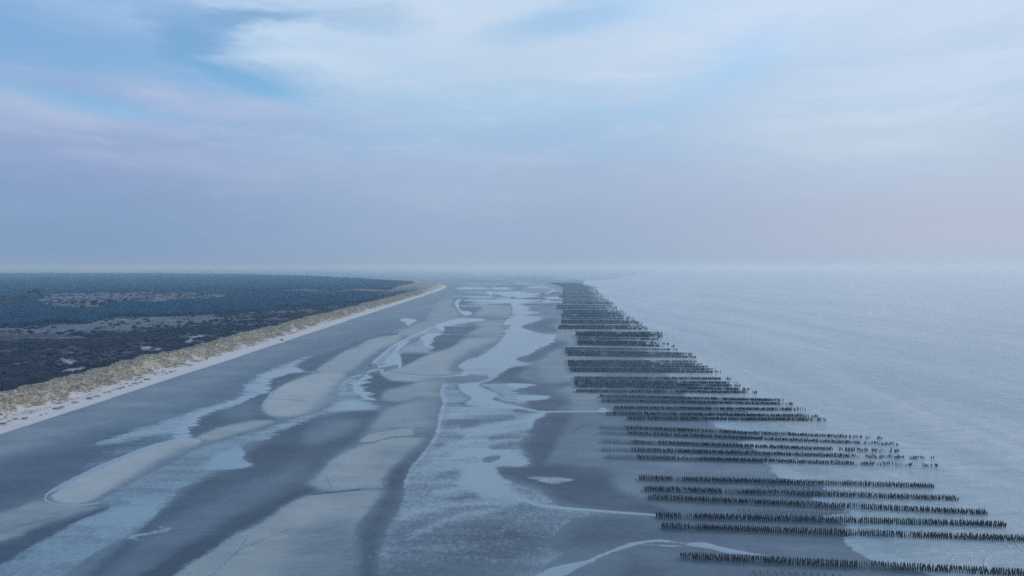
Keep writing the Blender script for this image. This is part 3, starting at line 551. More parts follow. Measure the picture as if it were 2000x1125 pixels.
pg = mixc(g2, (.100, .112, .155, 1), (.270, .255, .275, 1))
c2 = mixc(mth('MULTIPLY', pale, mth('MULTIPLY_ADD', g5, 3.4, -.85), clamp=True), heath, pg)
c3 = mixc(hea, c1, c2)
setv(b.inputs['Base Color'], mixc(mth('MULTIPLY', bare, mth('MULTIPLY_ADD', g1, 1.6, 0), clamp=True), c3, (.42, .39, .40, 1)))
b.inputs['Roughness'].default_value = .95; b.inputs['Specular IOR Level'].default_value = .15
bump(b, mth('ADD', g1, g2), .5, .5)
def simple(name, c, rough=.85, c2=None, sc=1.5, spec=.3, bs=0):
    m, b = material(name)
    if c2:
        co = mk('ShaderNodeTexCoord').outputs['Object']; oi = mk('ShaderNodeObjectInfo').outputs['Random']
        n = noise(co, sc, 4, .6).outputs['Fac']; ff = mth('ADD', mth('MULTIPLY', mth('SUBTRACT', n, .5), 1.8), mth('MULTIPLY_ADD', oi, .4, .3), clamp=True)
        setv(b.inputs['Base Color'], mixc(ff, (*c, 1), (*c2, 1)))
        if bs: bump(b, n, bs, .1)
    else: b.inputs['Base Color'].default_value = (*c, 1)
    b.inputs['Roughness'].default_value = rough; b.inputs['Specular IOR Level'].default_value = spec
    return m
m_mussel = simple('mussel_shells', (.014, .021, .030), .6, (.050, .058, .060), 9, .25, .6)
m_wood = simple('weathered_wood', (.05, .055, .065), .85, (.19, .18, .175), 3)
m_weed = simple('green_seaweed', (.03, .045, .028), .8, (.075, .085, .055), 5)
m_pine = simple('pine_foliage', (.003, .012, .036), .9, (.026, .072, .135), .045, .1)
m_scrub = simple('scrub_foliage', (.014, .024, .036), .9, (.072, .056, .076), .05, .1)
m_bark = simple('bark', (.06, .05, .045), .9, (.12, .10, .09), 2)
m_marram = simple('marram_blades', (.20, .19, .14), .9, (.68, .60, .48), .22, .1)
m_mound = simple('blown_sand', (.54, .51, .50), .95, (.64, .60, .58), .8, .1)
m_dkgrass = simple('dark_tussock', (.07, .072, .065), .9, (.20, .185, .15), .7, .1)
m_paint = simple('dark_car_paint', (.012, .018, .035), .3, None, 1, .5)
m_glass = simple('car_glass', (.03, .045, .06), .08, None, 1, .6)
m_rubber = simple('tyre_rubber', (.015, .015, .016), .8)
m_rock = simple('dark_rock', (.03, .035, .04), .8, (.07, .075, .08), 2)

# ------------------------------------------------------------------ ground sheet, cut into the parts of the setting
cols = np.unique(np.concatenate([np.arange(-1500, -300, 30.), np.arange(-300, 0, 4.), np.arange(0, 1320, 1.6), np.arange(1320, 2010, 2.2), np.arange(2010, 2320, 5.), np.arange(2320, 3500, 30.)]))
rows = np.unique(np.concatenate([[524.6, 525, 525.4], np.arange(526, 560, .6), np.arange(560, 1135, 1.05), np.arange(1135, 1340, 5.), np.arange(1340, 3000, 40.)]))[::-1]
PX, PY = np.meshgrid(cols, rows)
GX, GY = at(PX, PY, 0.0)
GZ = land_z(GX, GY)
d = inland(GX, GY)
px, py = proj(GX, GY, GZ)
s = np.clip((py-521)/330, .05, 2)
jx = (fbm(px/9, py/4, 61, 3)-.5)*5*s
jc = ((fbm(px/40, py/(3.2*np.maximum(s, .35)), 71, 3, .7)-.5)*48+(vnoise(px/22, py/(.9*np.maximum(s, .35)), 72)-.5)*13)*np.clip(s, .25, 1.3)
tone_v = sample(T, px+jx*1.2, py+jx*.3)
tone_v = .46+(tone_v-.46)*1.12+.12*(fbm(px/60, py/10, 77, 4)-.5)
wat_v = np.maximum(sample(Wt, px+jx, py), sample(Wc, px+jc, py))
sjx = px+(fbm(px/30, py/7, 63, 4)-.5)*26*s
sea_v = sample(Ms, sjx, py); mb_v = sample(Mb, sjx, py)
wat_v = np.maximum(wat_v, np.clip(mb_v*1.9, 0, 1)*.62*sstep(px, 1120, 1200))
off_v = sample(Md, px, py)
wave_v = sample(Hm, px, py)
landm = sstep(d, -1.5, .5)
flatz = .5*(np.clip(tone_v, 0, 1)-.55)*(1-wat_v)*(1-sea_v)*sstep(py, 560, 640)
GZ = np.where(d > 0, GZ, flatz*(1-landm)+wave_v*.42*sea_v)
veg_v = sstep(d+9*(fbm(GX/6, GY/14, 87, 3)-.5), 14, 36)*.95
veg_v = np.clip(veg_v*(.66+.28*sstep(d, 24, 38)+1.3*(fbm(GX/9, GY/12, 81, 3)-.42)), 0, 1)
hea_v = sstep(d+14*(fbm(GX/16, GY/22, 83, 3)-.5), 52, 62)*(1-.75*sstep(GY, 2600, 3400)*(1-sstep(d, 60, 420)))
pale_v = sample(Hl, px, py)*hea_v; bare_v = sample(Sa, px, py)*sstep(d, 30, 50)
tide = np.exp(-((d-.2)/.55)**2)                       # thin dark wrack line at the foot of the dry beach
NR, NC = PX.shape
V = np.stack([GX, GY, GZ], -1).reshape(-1, 3)
i0 = (np.arange(NR-1)[:, None]*NC+np.arange(NC-1)[None, :]).ravel()
Q = np.stack([i0, i0+1, i0+1+NC, i0+NC], 1)
def fc(a): a = a.ravel(); return a[Q].mean(1)
fd, fs, fw = fc(d), fc(sea_v), fc(wat_v)
zone = np.where(fd > 52, 5, np.where(fd > 22, 4, np.where(fd > 0, 3, np.where(fs > .5, 2, np.where(fw > .66, 1, 0)))))
names = ['tidal_flat', 'shallow_water', 'sea', 'beach', 'dunes', 'heath']
lab = {'tidal_flat': 'wide blue-grey tidal flat of wet sand with pale sand bars', 'shallow_water': 'pale shallow pools and channels draining across the wet sand', 'sea': 'hazy pale blue sea at the right reaching the horizon',
       'beach': 'narrow strip of dry pale sand along the dunes', 'dunes': 'long straw-coloured dune ridge beside the beach', 'heath': 'dark heath and dune scrub behind the ridge'}
for k, nm in enumerate(names):
    f = Q[zone == k]; u, inv = np.unique(f, return_inverse=True); f = inv.reshape(f.shape)
    pick = lambda a: a.ravel()[u]
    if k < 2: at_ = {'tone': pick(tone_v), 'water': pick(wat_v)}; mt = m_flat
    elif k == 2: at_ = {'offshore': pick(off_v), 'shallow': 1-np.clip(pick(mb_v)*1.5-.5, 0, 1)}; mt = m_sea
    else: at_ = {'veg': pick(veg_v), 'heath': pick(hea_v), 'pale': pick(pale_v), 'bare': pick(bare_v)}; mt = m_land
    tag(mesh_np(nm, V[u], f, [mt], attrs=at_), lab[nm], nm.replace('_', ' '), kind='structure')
def ground(X, Y):
    X = np.asarray(X, float); Y = np.asarray(Y, float)
    dd = inland(X, Y); z = land_z(X, Y)
    return z
def place(px, py, z=None, it=4):
    """ground point seen at a photo pixel, on the land heights"""
    zz = 0.0
    for _ in range(it):
        X, Y = at(px, py, zz); zz = float(ground(X, Y)) if z is None else z
    return float(X), float(Y), zz

# ------------------------------------------------------------------ vegetation
def ico(sub=1):
    import bmesh
    bm = bmesh.new(); bmesh.ops.create_icosphere(bm, subdivisions=sub, radius=1); bm.verts.ensure_lookup_table()
    v = np.array([q.co[:] for q in bm.verts]); f = np.array([[q.index for q in p.verts] for p in bm.faces]); bm.free(); return v, f
rng = np.random.default_rng(7)
def crown(sub, amp, seed, flat=.8):
    v, f = ico(sub); r = np.random.default_rng(seed)
    k = 1+amp*(r.random(len(v))-.5)*2; v = v*k[:, None]*np.array([1, 1, flat]); v[:, 2] += .62*flat; v[:, 2] = np.maximum(v[:, 2], -.05); return v, f
def scatter(name, variants, P, S, RZ, mats, midx=None, smooth=False):
    """one mesh of many small plants: P positions, S scales (n,3)"""
    Vs, Fs, Ms_ = [], [], []; off = 0; pick = rng.integers(0, len(variants), len(P))
    for k, (v, f) in enumerate(variants):
        sel = np.where(pick == k)[0]
        if not len(sel): continue
        c, s_ = np.cos(RZ[sel]), np.sin(RZ[sel])
        x = v[None, :, 0]*c[:, None]-v[None, :, 1]*s_[:, None]; y = v[None, :, 0]*s_[:, None]+v[None, :, 1]*c[:, None]
        W_ = np.stack([x*S[sel, 0:1], y*S[sel, 1:2], v[None, :, 2]*S[sel, 2:3]], -1)+P[sel][:, None, :]
        Vs.append(W_.reshape(-1, 3)); Fs.append((f[None]+(np.arange(len(sel))*len(v))[:, None, None]).reshape(-1, f.shape[1])+off); off += len(sel)*len(v)
    return mesh_np(name, np.concatenate(Vs), np.concatenate(Fs), mats, smooth=smooth)
def candidates(n, y0, y1, powr=1.0, xl=-.80, xr=None):
    Y = y0+(y1-y0)*rng.random(n)**powr; lo = xl*Y; hi = np.interp(Y, CY, CX)-50 if xr is None else xr
    X = lo+(hi-lo)*rng.random(n); ok = hi > lo; return X[ok], Y[ok] if ok.ndim else Y
def cov(X, Y):
    Z = ground(X, Y); p, q = proj(X, Y, Z); return Z, p, q
# woods
X, Y = candidates(60000, 1050, 3400, 1.15); Z, p, q = cov(X, Y); k = (sample(Dn, p+(rng.random(len(p))-.5)*8, q+(rng.random(len(p))-.5)*1.5) > .5) & (inland(X, Y) > 75)
X, Y, Z = X[k], Y[k], Z[k]; h = 5+5.5*rng.random(len(X))+2*fbm(X/60, Y/60, 91, 2); wd = h*(.34+.16*rng.random(len(X)))*(1+Y/6000)
o = scatter('pine_wood', [crown(1, .30, i, .9) for i in range(6)], np.stack([X, Y, Z-.3], 1), np.stack([wd, wd, h*.62], 1), rng.random(len(X))*6.28, [m_pine])
tag(o, 'dark band of pine wood across the middle of the heath', 'wood', kind='stuff')
nearwood = len(X)
X, Y = candidates(90000, 3300, 9300, 1.0, -.85); k = X < np.interp(Y, CY, CX)-90; X, Y = X[k], Y[k]; Z, p, q = cov(X, Y); k = sample(Dn, p, q) > rng.random(len(p))
X, Y, Z = X[k], Y[k], Z[k]; h = 7+6*rng.random(len(X))+4*fbm(X/250, Y/400, 93, 3); wd = h*(.75+.4*rng.random(len(X)))
o = scatter('far_forest', [crown(1, .28, 20+i, .8) for i in range(5)], np.stack([X, Y, Z-.5], 1), np.stack([wd, wd, h*.62], 1), rng.random(len(X))*6.28, [m_pine])
tag(o, 'distant hazy forest along the horizon behind the heath', 'forest', kind='stuff')
# scrub
X, Y = candidates(95000, 440, 2600, 1.35); Z, p, q = cov(X, Y); dd = inland(X, Y)
pr = (.62*(fbm(X/30, Y/45, 95, 3) > .49)+.07)*(1-.93*np.clip(sample(Hl, p, q)*1.3, 0, 1))*(1-sample(Sa, p, q)); k = (rng.random(len(X)) < pr) & (dd > 60) & (sample(Dn, p, q) < .5)
X, Y, Z = X[k], Y[k], Z[k]; r = (.8+1.9*rng.random(len(X))**2)*(1+Y/2500)
o = scatter('heath_scrub', [crown(1, .34, 40+i, .7) for i in range(6)], np.stack([X, Y, Z-.2], 1), np.stack([r*1.3, r, r*.75], 1), rng.random(len(X))*6.28, [m_scrub])
tag(o, 'dark low scrub covering the heath behind the dunes', 'scrub', kind='stuff')
# marram grass on the ridge
def tuft(seed, n=9):
    r = np.random.default_rng(seed); v = []; f = []
    for i in range(n):
        a = r.random()*6.28; rr_ = .25*r.random(); bx, by = rr_*math.cos(a), rr_*math.sin(a); a2 = r.random()*6.28; w_ = .16
        tx, ty, tz = bx+math.cos(a)*(.35+.5*r.random())+.35, by+math.sin(a)*(.35+.5*r.random()), .45+.6*r.random()
        k = len(v); v += [(bx-w_*math.cos(a2), by-w_*math.sin(a2), -.1), (bx+w_*math.cos(a2), by+w_*math.sin(a2), -.1), (tx, ty, tz)]; f.append((k, k+1, k+2))
    return np.array(v), np.array(f)
Y = 330+2500*rng.random(52000)**1.7; X = np.interp(Y, CY, CX)-(16+46*rng.random(len(Y))); dd = inland(X, Y)
k = (rng.random(len(Y)) < sstep(dd+9*(fbm(X/6, Y/14, 87, 3)-.5), 14, 36)) & (fbm(X/9, Y/12, 81, 3)+.30*(rng.random(len(Y))-.5)+.10*sstep(dd, 24, 38) > .43)
X, Y = X[k], Y[k]; Z = ground(X, Y); r = (.55+.75*rng.random(len(X)))*(1+Y/2600)
o = scatter('marram_grass', [tuft(i) for i in range(8)], np.stack([X, Y, Z], 1), np.stack([r*1.3, r*1.3, r*.75], 1), rng.random(len(X))*6.28, [m_marram])
tag(o, 'dry straw-coloured marram grass covering the dune ridge', 'dune grass', kind='stuff')
# grass hummocks on the upper beach, each one a thing
def cone_seg(V, F, a, b, ra, rb, n=6):
    a = Vector(a); b = Vector(b); dr = (b-a).normalized(); u = dr.orthogonal().normalized(); w_ = dr.cross(u); k = len(V)
    for c, r in ((a, ra), (b, rb)):
        for i in range(n): t_ = 2*math.pi*i/n; V.append(c+u*r*math.cos(t_)+w_*r*math.sin(t_))
    for i in range(n): F.append((k+i, k+(i+1) % n, k+n+(i+1) % n, k+n+i))
    F.append(tuple(k+n+i for i in range(n))); F.append(tuple(k+i for i in reversed(range(n))))
def mesh_py(name, V, F, m):
    me = bpy.data.meshes.new(name); me.from_pydata([tuple(v) for v in V], [], F); me.materials.append(m); me.update(); return me
def mound_mesh(seed):
    v, f = ico(3); r = np.random.default_rng(seed); n = fbm(v[:, 0]*2+seed, v[:, 1]*2+v[:, 2], seed, 3)
    v = v*np.array([1.5, 1.1, .42])*(.7+.6*n)[:, None]; v[:, 2] = np.maximum(v[:, 2], -.15); return mesh_py('sand_mound', v, [tuple(int(a) for a in q) for q in f], m_mound)
def tussock_mesh(seed):
    r = random.Random(seed); V_, F_ = [], []
    for i in range(170):
        a = r.random()*6.28; q = r.random()**.6; bx, by = 1.2*q*math.cos(a), .85*q*math.sin(a); bz = .36*(1-q*q)-.08; k = len(V_); a2 = r.random()*6.28; w_ = .08
        V_ += [Vector((bx-w_*math.cos(a2), by-w_*math.sin(a2), bz)), Vector((bx+w_*math.cos(a2), by+w_*math.sin(a2), bz)), Vector((bx+.3*math.cos(a)+r.uniform(-.1, .3), by+.3*math.sin(a), bz+r.uniform(.3, .75)))]; F_.append((k, k+1, k+2))
    return mesh_py('grass_tuft', V_, F_, m_dkgrass)
mm = [mound_mesh(i) for i in range(4)]; tm = [tussock_mesh(i) for i in range(4)]
HU = [(4, 829, 1.7), (18, 823, .9), (30, 819, 1.2), (48, 818, 1.5), (80, 811, .8), (90, 808, .6), (110, 799, 1.7), (121, 796, 1.4), (116, 788, 1.2), (146, 787, 1.5), (174, 779, 1.8), (188, 775, 1.6), (204, 767, 1.0), (213, 766, 1.2), (222, 762, .8), (231, 760, 1.4), (240, 757, 1.4), (254, 754, 1.0), (247, 750, 1.0), (263, 750, 1.7), (275, 747, 1.2), (287, 742, 1.9), (325, 730, 1.0), (334, 727, 1.4), (342, 725, 1.0), (371, 714, 1.6), (316, 733, .7), (404, 700, 1.3), (430, 690, 1.1), (452, 684, 1.2)]
O1 = ['first', 'second', 'third', 'fourth', 'fifth', 'sixth', 'seventh', 'eighth', 'ninth', 'tenth', 'eleventh', 'twelfth', 'thirteenth', 'fourteenth', 'fifteenth', 'sixteenth', 'seventeenth', 'eighteenth', 'nineteenth']
ORD = O1+['twentieth']+['twenty-'+q for q in O1[:9]]+['thirtieth']+['thirty-'+q for q in O1[:9]]
hrank = [sorted(q[0] for q in HU).index(h_[0]) for h_ in HU]
for i, (x_, y_, s_) in enumerate(HU):
    X_, Y_, Z_ = place(x_, y_)
    e = empty('grass_hummock', (X_, Y_, Z_), rs.uniform(-.6, .6)); e.scale = (s_*1.1, s_*1.1, s_)
    big = 'large' if s_ > 1.45 else ('small' if s_ < 1.05 else 'middling')
    nb = 'near the left edge' if x_ < 60 else ('left of the bend of the ridge' if x_ < 160 else ('below the widest dune grass' if x_ < 300 else 'towards the parked car'))
    tag(e, f'{big} tufted sand hummock on the upper beach, {ORD[hrank[i]]} from the left', 'hummock', 'grass hummocks on the upper beach')
    for nm_, ms_ in (('mound', mm), ('grass', tm)):
        o = bpy.data.objects.new(nm_, ms_[i % 4]); C.objects.link(o); o.parent = e

# single trees standing free on the heath
def tree_meshes(seed):
    r = random.Random(seed); V_, F_ = [], []
    cone_seg(V_, F_, (0, 0, -.2), (.1, .05, 3.4), .28, .16, 7); cone_seg(V_, F_, (.1, .05, 3.4), (.0, .1, 6.4), .16, .06, 6)
    tips = []
    for i in range(7):
        a = i*.9+r.random(); z0 = 1.6+.6*i; t_ = Vector((math.cos(a)*(2.2-.1*i), math.sin(a)*(2.2-.1*i), z0+1.1)); cone_seg(V_, F_, (.06, .04, z0), t_, .09, .03, 5); tips.append(t_)
    trunk = mesh_py('trunk', V_, F_, m_bark); V_, F_ = [], []
    lobes = [(t_, r.uniform(1.0, 1.5)) for t_ in tips]+[(Vector((r.uniform(-.8, .8), r.uniform(-.8, .8), r.uniform(4, 6.8))), r.uniform(1.1, 1.7)) for _ in range(6)]
    for c, rad in lobes:
        for k_ in range(90):
            v = Vector((r.gauss(0, 1), r.gauss(0, 1), r.gauss(0, 1))).normalized()*rad*r.random()**.35; v.z *= .7; p_ = c+v
            u = Vector((r.gauss(0, 1), r.gauss(0, 1), r.gauss(0, .6))).normalized()*.34; w_ = u.cross(Vector((r.gauss(0, 1), r.gauss(0, 1), r.gauss(0, 1)))).normalized()*.26
            k = len(V_); V_ += [p_-u-w_, p_+u-w_, p_+u+w_, p_-u+w_]; F_.append((k, k+1, k+2, k+3))
    return trunk, mesh_py('crown', V_, F_, m_pine)
tms = [tree_meshes(i) for i in range(4)]
TR = [(5, 590, 9, 'left'), (26, 589, 6, 0), (48, 589, 9, 0), (57, 579, 11, 0), (72, 580, 14, 0), (81, 585, 8, 0), (101, 590, 5, 0), (117, 593, 6, 0), (129, 595, 4, 0), (141, 597, 5, 0), (161, 598, 9, 0), (184, 601, 13, 0), (199, 601, 10, 0), (217, 600, 13, 0), (226, 598, 9, 0), (244, 595, 10, 0), (301, 577, 5, 0), (352, 580, 7, 0), (394, 580, 6, 0), (275, 576, 3, 0),
      (261, 646, 5, 1), (308, 643, 6, 1), (375, 637, 4, 1), (398, 633, 5, 1), (412, 632, 5, 1), (422, 630, 6, 1), (446, 633, 5, 1), (481, 613, 4, 0), (112, 657, 5, 1), (60, 656, 7, 1), (150, 657, 6, 1)]
for i, (x_, y_, hpx, kd) in enumerate(TR):
    X_, Y_, Z_ = place(x_, y_, 4.0); Z_ = float(ground(X_, Y_)); hh = hpx*Y_/1333*1.15
    wide = kd == 1; e = empty('bush' if wide else 'pine_tree', (X_, Y_, Z_), i*1.3); sc_ = hh/8.0; e.scale = (sc_*(2.0 if wide else 1.15), sc_*(2.0 if wide else 1.15), sc_)
    size = 'tall' if hpx >= 9 else ('middling' if hpx >= 6 else 'small')
    same = sorted(q[0] for q in TR if (q[3] == 1) == wide); n_ = ORD[same.index(x_)]
    tag(e, f"{size} dark round bush on the near heath, {n_} from the left" if wide else f"{size} free-standing dark pine on the pale heath, {n_} from the left", 'bush' if wide else 'tree', 'bushes on the near heath' if wide else 'free-standing trees on the heath')
    for nm_, me_ in zip(('trunk', 'crown'), tms[i % 4]):
        o = bpy.data.objects.new(nm_, me_); C.objects.link(o); o.parent = e

# ------------------------------------------------------------------ mussel stakes
MAT3 = [m_mussel, m_wood, m_weed]
def stake(kind, seed):
    """one stake about 1.7 m high: 0 clad in mussels, 1 bare, 2 weedy"""
    r = random.Random(seed); n = 7
    prof = {0: [(-.3, .09, 1), (.14, .09, 1), (.24, .19, 0), (.6, .24, 0), (1.15, .23, 0), (1.6, .19, 0), (1.68, .11, 1), (2.0, .09, 1)],
            1: [(-.3, .08, 1), (.5, .08, 2), (1.1, .075, 1), (1.65, .065, 1)], 2: [(-.3, .09, 2), (.5, .12, 2), (1.0, .12, 0), (1.4, .10, 2), (1.68, .07, 1)]}[kind]
    V_, F_, I_ = [], [], []; lx, ly = r.uniform(-.10, .10), r.uniform(-.10, .10); hs = r.uniform(.88, 1.1)
    for j, (z, rad, m_) in enumerate(prof):
        for i in range(n):
            a = 2*math.pi*i/n; q = rad*(1+(.28*r.uniform(-1, 1) if m_ == 0 else .06*r.uniform(-1, 1)))
            V_.append((q*math.cos(a)+lx*z, q*math.sin(a)+ly*z, z*hs))
        if j:
            for i in range(n): k = (j-1)*n; F_.append((k+i, k+(i+1) % n, k+n+(i+1) % n, k+n+i)); I_.append(m_)
    k = (len(prof)-1)*n; V_.append((lx*prof[-1][0], ly*prof[-1][0], prof[-1][0]*hs+.03)); c = len(V_)-1
    for i in range(n): F_.append((k+i, k+(i+1) % n, c, c)); I_.append(1)
    return np.array(V_), np.array(F_), np.array(I_)
SV = {k: [stake(k, 10*k+i) for i in range(5)] for k in (0, 1, 2)}
SM = {}
for k in SV:
    for i, (v, f, ii) in enumerate(SV[k]):
        me = bpy.data.meshes.new('mussel_stake'); me.from_pydata([tuple(a) for a in v], [], [tuple(int(b_) for b_ in (q if q[2] != q[3] else q[:3])) for q in f])
        for m in MAT3: me.materials.append(m)
        me.polygons.foreach_set('material_index', ii.astype(np.int32)); me.update(); SM[k, i] = me
# rows read off the photograph: left end, right end (foot of the front line of stakes), gaps grow past the third x
random.seed(9); pts = []
for ri, (xa, ya, xb, yb, gap) in enumerate(ROWS):
    AX, AY = at(xa, ya); BX, BY = at(xb, yb)
    ex = 40.0 if ri < 2 else 0.0                       # the two nearest rows run on beyond the frame
    Lr = math.hypot(BX-AX, BY-AY); ux, uy = (BX-AX)/Lr, (BY-AY)/Lr
    sp_ = .76 if ri < 30 else (1.0 if ri < 50 else 1.8)
    n = int((Lr+ex)/sp_)
    gx = at(gap, ya)[0] if gap else (AX+(BX-AX)*(.74+.18*random.Random(ri).random()) if ri > 29 else (AX+(BX-AX)*.93 if ri > 10 else 1e9))
    for ln in (0, 1):
        for i in range(n):
            s_ = (i+(.5 if ln else 0))*sp_+random.Random(ri*9999+ln*777+i).uniform(-.1, .1)
            x_, y_ = AX+ux*s_, AY+uy*s_+ln*(2.3 if ri < 30 else (4.0 if ri < 45 else 9.0))
            nz = float(vnoise(s_/6.0, ri*3.7+ln*.6, 5)); n2_ = float(vnoise(s_/2.2, ri*1.7+ln, 6)); rr_ = random.random()
            if x_ > gx and (n2_ < .30+.45*min(1, (x_-gx)/60) or rr_ < .25): continue
            if rr_ < .012: continue
            kd = 0 if nz > .17 else (1 if rr_ > .45 else 2)
            if ri in (7, 8, 9, 10, 6) and s_ < 16: kd = 1
            pts.append((ri, ln, x_, y_, kd, 1.0+.0*s_, s_))
random.seed(4)
front = [q for q in pts if q[0] == 0 and proj(q[2], q[3], 0)[0] < 2000]
front.sort(key=lambda q: q[3]); front = front[:300]; fset = set(id(q) for q in front)
look = {0: 'thick mussel-clad', 1: 'thin bare grey', 2: 'weedy greenish'}
first = min(front, key=lambda q: q[2]); n0 = 0
for q in front:
    ri, ln, x_, y_, kd, sc_, s_ = q
    o = bpy.data.objects.new('mussel_stake', SM[kd, random.randrange(5)]); C.objects.link(o)
    o.location = (x_, y_, 0); o.rotation_euler = (R(random.uniform(-4, 4)), R(random.uniform(-5, 5)), random.uniform(0, 6.28))
    if q is first: tag(o, 'leftmost stake of the nearest row, standing alone at its landward end', 'stake', 'mussel stakes of the nearest row'); continue
    q8 = min(7, int(s_/14)); third = ['at the landward end', 'near the landward end', 'below the braided stream', 'just past the stream', 'midway along', 'where the water begins', 'in shallow water', 'at the right edge'][q8]
    tag(o, f"{look[kd]} stake, {'front' if ln == 0 else 'back'} line, {third} in the nearest row", 'stake', 'mussel stakes of the nearest row')
Vs, Fs, Is = [], [], []; off = 0
for q in pts:
    if id(q) in fset: continue
    ri, ln, x_, y_, kd, sc_, s_ = q
    v, f, ii = SV[kd][random.randrange(5)]
    fat = 1.0 if ri < 30 else (1.5 if ri < 50 else 2.8)
    a = random.uniform(0, 6.28); c_, s2_ = math.cos(a), math.sin(a); tx, ty = random.uniform(-.08, .08), random.uniform(-.06, .06); hz = random.uniform(.92, 1.12)*(1.0 if ri < 11 else (1.15 if ri < 30 else 1.4))
    if ri in (6, 7, 8, 9, 10) and x_ > 135: hz *= random.uniform(.7, 1.05)
    W_ = np.stack([(v[:, 0]*c_-v[:, 1]*s2_)*fat+tx*v[:, 2]+x_, (v[:, 0]*s2_+v[:, 1]*c_)*fat+ty*v[:, 2]+y_, v[:, 2]*hz], 1)
    Vs.append(W_); Fs.append(f+off); Is.append(ii); off += len(v)
F_all = np.concatenate(Fs); I_all = np.concatenate(Is); cap = F_all[:, 2] == F_all[:, 3]
F_all = np.concatenate([F_all[~cap]]) ; I_all = I_all[~cap]
o = mesh_np('mussel_stakes', np.concatenate(Vs), F_all, MAT3, midx=I_all, smooth=False)
tag(o, 'ranks of dark mussel stakes receding along the waterline behind the nearest row', 'stakes', kind='stuff')

# rope trestles: two low posts and a bar, standing between the rows
def bar_mesh(dx, dy, h=.75):
    V_, F_ = [], []; cone_seg(V_, F_, (0, 0, h), (dx, dy, h), .10, .10, 6); a = mesh_py('bar', V_, F_, m_wood)
    V_, F_ = [], []; cone_seg(V_, F_, (0, 0, -.2), (0, 0, h), .10, .08, 6); return a, mesh_py('post', V_, F_, m_wood)
def trestles(n, xa, ya, xb, yb, v0, v1, where, group):
    for i in range(n):
        t_ = i/(n-1); ax, ay = at(xa+(xb-xa)*t_, ya+(yb-ya)*t_); vx = v0[0]+(v1[0]-v0[0])*min(1, t_*1.6); vy = v0[1]+(v1[1]-v0[1])*min(1, t_*1.6)
        bx, by = at(xa+(xb-xa)*t_+vx, ya+(yb-ya)*t_+vy); dx, dy = float(bx-ax), float(by-ay)
        e = empty('rope_trestle', (float(ax), float(ay), 0)); bm_, pm_ = bar_mesh(dx, dy)
        tag(e, ORD[i]+' from the left, '+where, 'trestle', group)
        for nm_, me_, loc in (('bar', bm_, (0, 0, 0)), ('post', pm_, (0, 0, 0)), ('post', pm_, (dx, dy, 0))):
            o = bpy.data.objects.new(nm_, me_); C.objects.link(o); o.parent = e; o.location = loc
trestles(23, 1443, 996.5, 1652, 1004, (4, 7.5), (9, 5.5), 'slanting rope trestle between the third and fourth stake rows', 'rope trestles between the third and fourth rows')
trestles(24, 1476, 950, 1738, 965, (3, 5), (5, 4.5), 'low rope trestle between the fifth and sixth stake rows', 'rope trestles between the fifth and sixth rows')
trestles(13, 1471, 1117, 1640, 1126, (5, 9), (6, 8), 'slanting rope trestle below the nearest stake row', 'rope trestles at the bottom edge')
# long timber rack
ax, ay = at(1414, 807.5); bx, by = at(1461, 809)
e = empty('timber_rack', (float(ax), float(ay), 0)); tag(e, 'long low dark timber rack lying between two rows of stakes at the water edge', 'rack')
Lr = float(bx-ax); dy = float(by-ay)
for yy in (0, 2.2):
    V_, F_ = [], []; cone_seg(V_, F_, (0, yy, 1.5), (Lr, yy+dy, 1.4), .14, .12, 8); o = bpy.data.objects.new('beam', mesh_py('beam', V_, F_, m_mussel)); C.objects.link(o); o.parent = e
    for i in range(7):
        V_, F_ = [], []; cone_seg(V_, F_, (Lr*i/6, yy+dy*i/6, -.2), (Lr*i/6, yy+dy*i/6, 1.45), .09, .08, 6); o = bpy.data.objects.new('leg', mesh_py('leg', V_, F_, m_wood)); C.objects.link(o); o.parent = e

# parked off-road car on the dry beach
import bmesh
def bm_obj(name, bm, m, parent, bev=0):
    if bev: bmesh.ops.bevel(bm, geom=bm.edges[:], offset=bev, segments=2, affect='EDGES')
    me = bpy.data.meshes.new(name); bm.to_mesh(me); bm.free(); me.materials.append(m); o = bpy.data.objects.new(name, me); C.objects.link(o); o.parent = parent; return o
def prism(prof, y0, y1):
    bm = bmesh.new(); a = [bm.verts.new((x, y0, z)) for x, z in prof]; b_ = [bm.verts.new((x, y1, z)) for x, z in prof]; n = len(prof)
    bm.faces.new(a); bm.faces.new(b_[::-1])
    for i in range(n): bm.faces.new((a[i], b_[i], b_[(i+1) % n], a[(i+1) % n]))
    bmesh.ops.recalc_face_normals(bm, faces=bm.faces[:]); return bm
X_, Y_, Z_ = place(551, 665)
car = empty('parked_car', (X_, Y_, Z_), R(8)); tag(car, 'dark blue off-road car parked on the dry sand at the foot of the dunes', 'car')
bm_obj('body', prism([(-2.1, .45), (2.1, .45), (2.15, .9), (1.95, 1.08), (1.0, 1.15), (-2.05, 1.18), (-2.15, .85)], -.9, .9), m_paint, car, .05)
bm_obj('cabin', prism([(-1.9, 1.17), (1.0, 1.15), (.55, 1.72), (.4, 1.78), (-1.5, 1.8), (-1.75, 1.74)], -.8, .8), m_paint, car, .04)
for y_ in (-.815, .80): bm_obj('side_window', prism([(-1.6, 1.25), (.75, 1.25), (.42, 1.66), (-1.5, 1.68)], y_, y_+.015), m_glass, car)
bm_obj('windscreen', prism([(1.00, 1.2), (1.03, 1.2), (.63, 1.70), (.60, 1.70)], -.68, .68), m_glass, car)
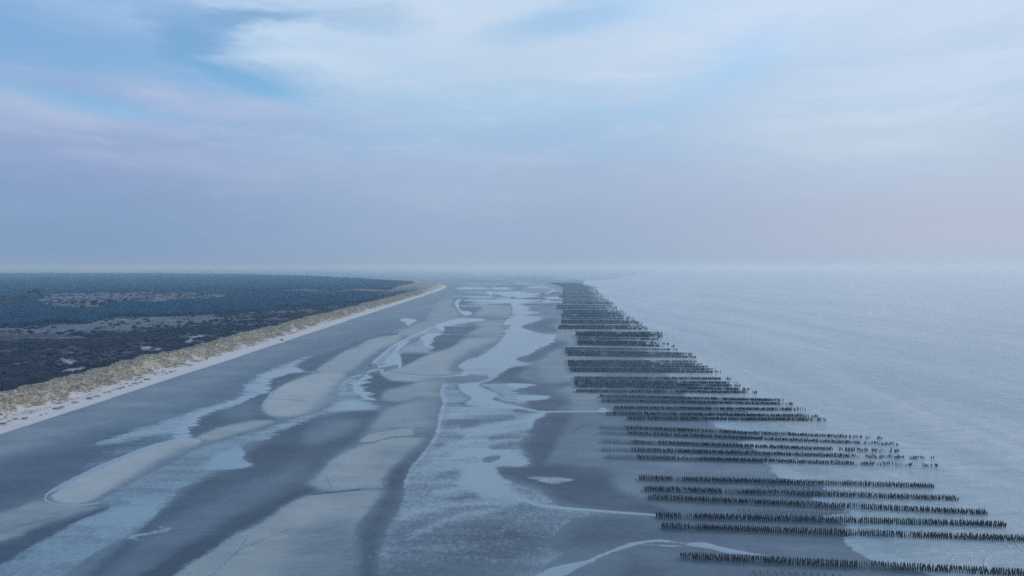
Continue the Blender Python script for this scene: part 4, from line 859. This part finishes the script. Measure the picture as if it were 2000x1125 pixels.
for x_ in (-1.35, 1.35):
    for y_ in (-.82, .82):
        bm = bmesh.new(); bmesh.ops.create_cone(bm, segments=20, radius1=.40, radius2=.40, depth=.26, cap_ends=True, matrix=Matrix.Translation((x_, y_, .40)) @ Matrix.Rotation(math.pi/2, 4, 'X'))
        wh = bm_obj('wheel', bm, m_rubber, car, .03)
        bm = bmesh.new(); bmesh.ops.create_cone(bm, segments=16, radius1=.22, radius2=.22, depth=.275, cap_ends=True, matrix=Matrix.Translation((x_, y_, .40)) @ Matrix.Rotation(math.pi/2, 4, 'X')); bm_obj('rim', bm, m_wood, wh)
# dark lumps beside the winding channel
for i, (x_, y_, sz, lb) in enumerate([(720.5, 713.5, 1.7, 'larger dark lump lying on wet sand left of the winding channel'), (724.5, 715.7, 1.3, 'smaller dark lump just right of the larger one by the winding channel'), (735.5, 716.5, 1.5, 'dark lump at the very edge of the winding channel water')]):
    X_, Y_ = at(x_, y_); v, f = ico(3); n_ = fbm(v[:, 0]*1.5+i*4, v[:, 1]*1.5+v[:, 2], 7+i, 3); v = v*np.array([.62, .3, .26])*sz*(.75+.5*n_)[:, None]
    o = bpy.data.objects.new('rock', mesh_py('rock', v, [tuple(int(a) for a in q_) for q_ in f], m_rock)); C.objects.link(o); o.location = (float(X_), float(Y_), .12*sz); tag(o, lb, 'rock')

# ------------------------------------------------------------------ haze
def box(name, x0, x1, y0, y1, z0, z1):
    v = [(x, y, z) for z in (z0, z1) for y in (y0, y1) for x in (x0, x1)]
    me = bpy.data.meshes.new(name); me.from_pydata(v, [], [(0, 2, 3, 1), (4, 5, 7, 6), (0, 1, 5, 4), (2, 6, 7, 3), (0, 4, 6, 2), (1, 3, 7, 5)]); me.update()
    o = bpy.data.objects.new(name, me); C.objects.link(o); return o
hz = box('haze', -110000, 110000, -600, 60000, -2, 150)
hm = bpy.data.materials.new('haze'); hm.use_nodes = True; hn = hm.node_tree; hn.nodes.clear()
pv = hn.nodes.new('ShaderNodeVolumePrincipled'); ho = hn.nodes.new('ShaderNodeOutputMaterial'); hn.links.new(pv.outputs[0], ho.inputs['Volume'])
pv.inputs['Color'].default_value = (.50, .79, 1.0, 1); pv.inputs['Absorption Color'].default_value = (1, 1, 1, 1); pv.inputs['Density'].default_value = 1.25e-4; pv.inputs['Anisotropy'].default_value = .25
hz.data.materials.append(hm); hm.cycles.homogeneous_volume = True
tag(hz, 'pale blue sea haze over the flats and the horizon', 'haze', kind='stuff')
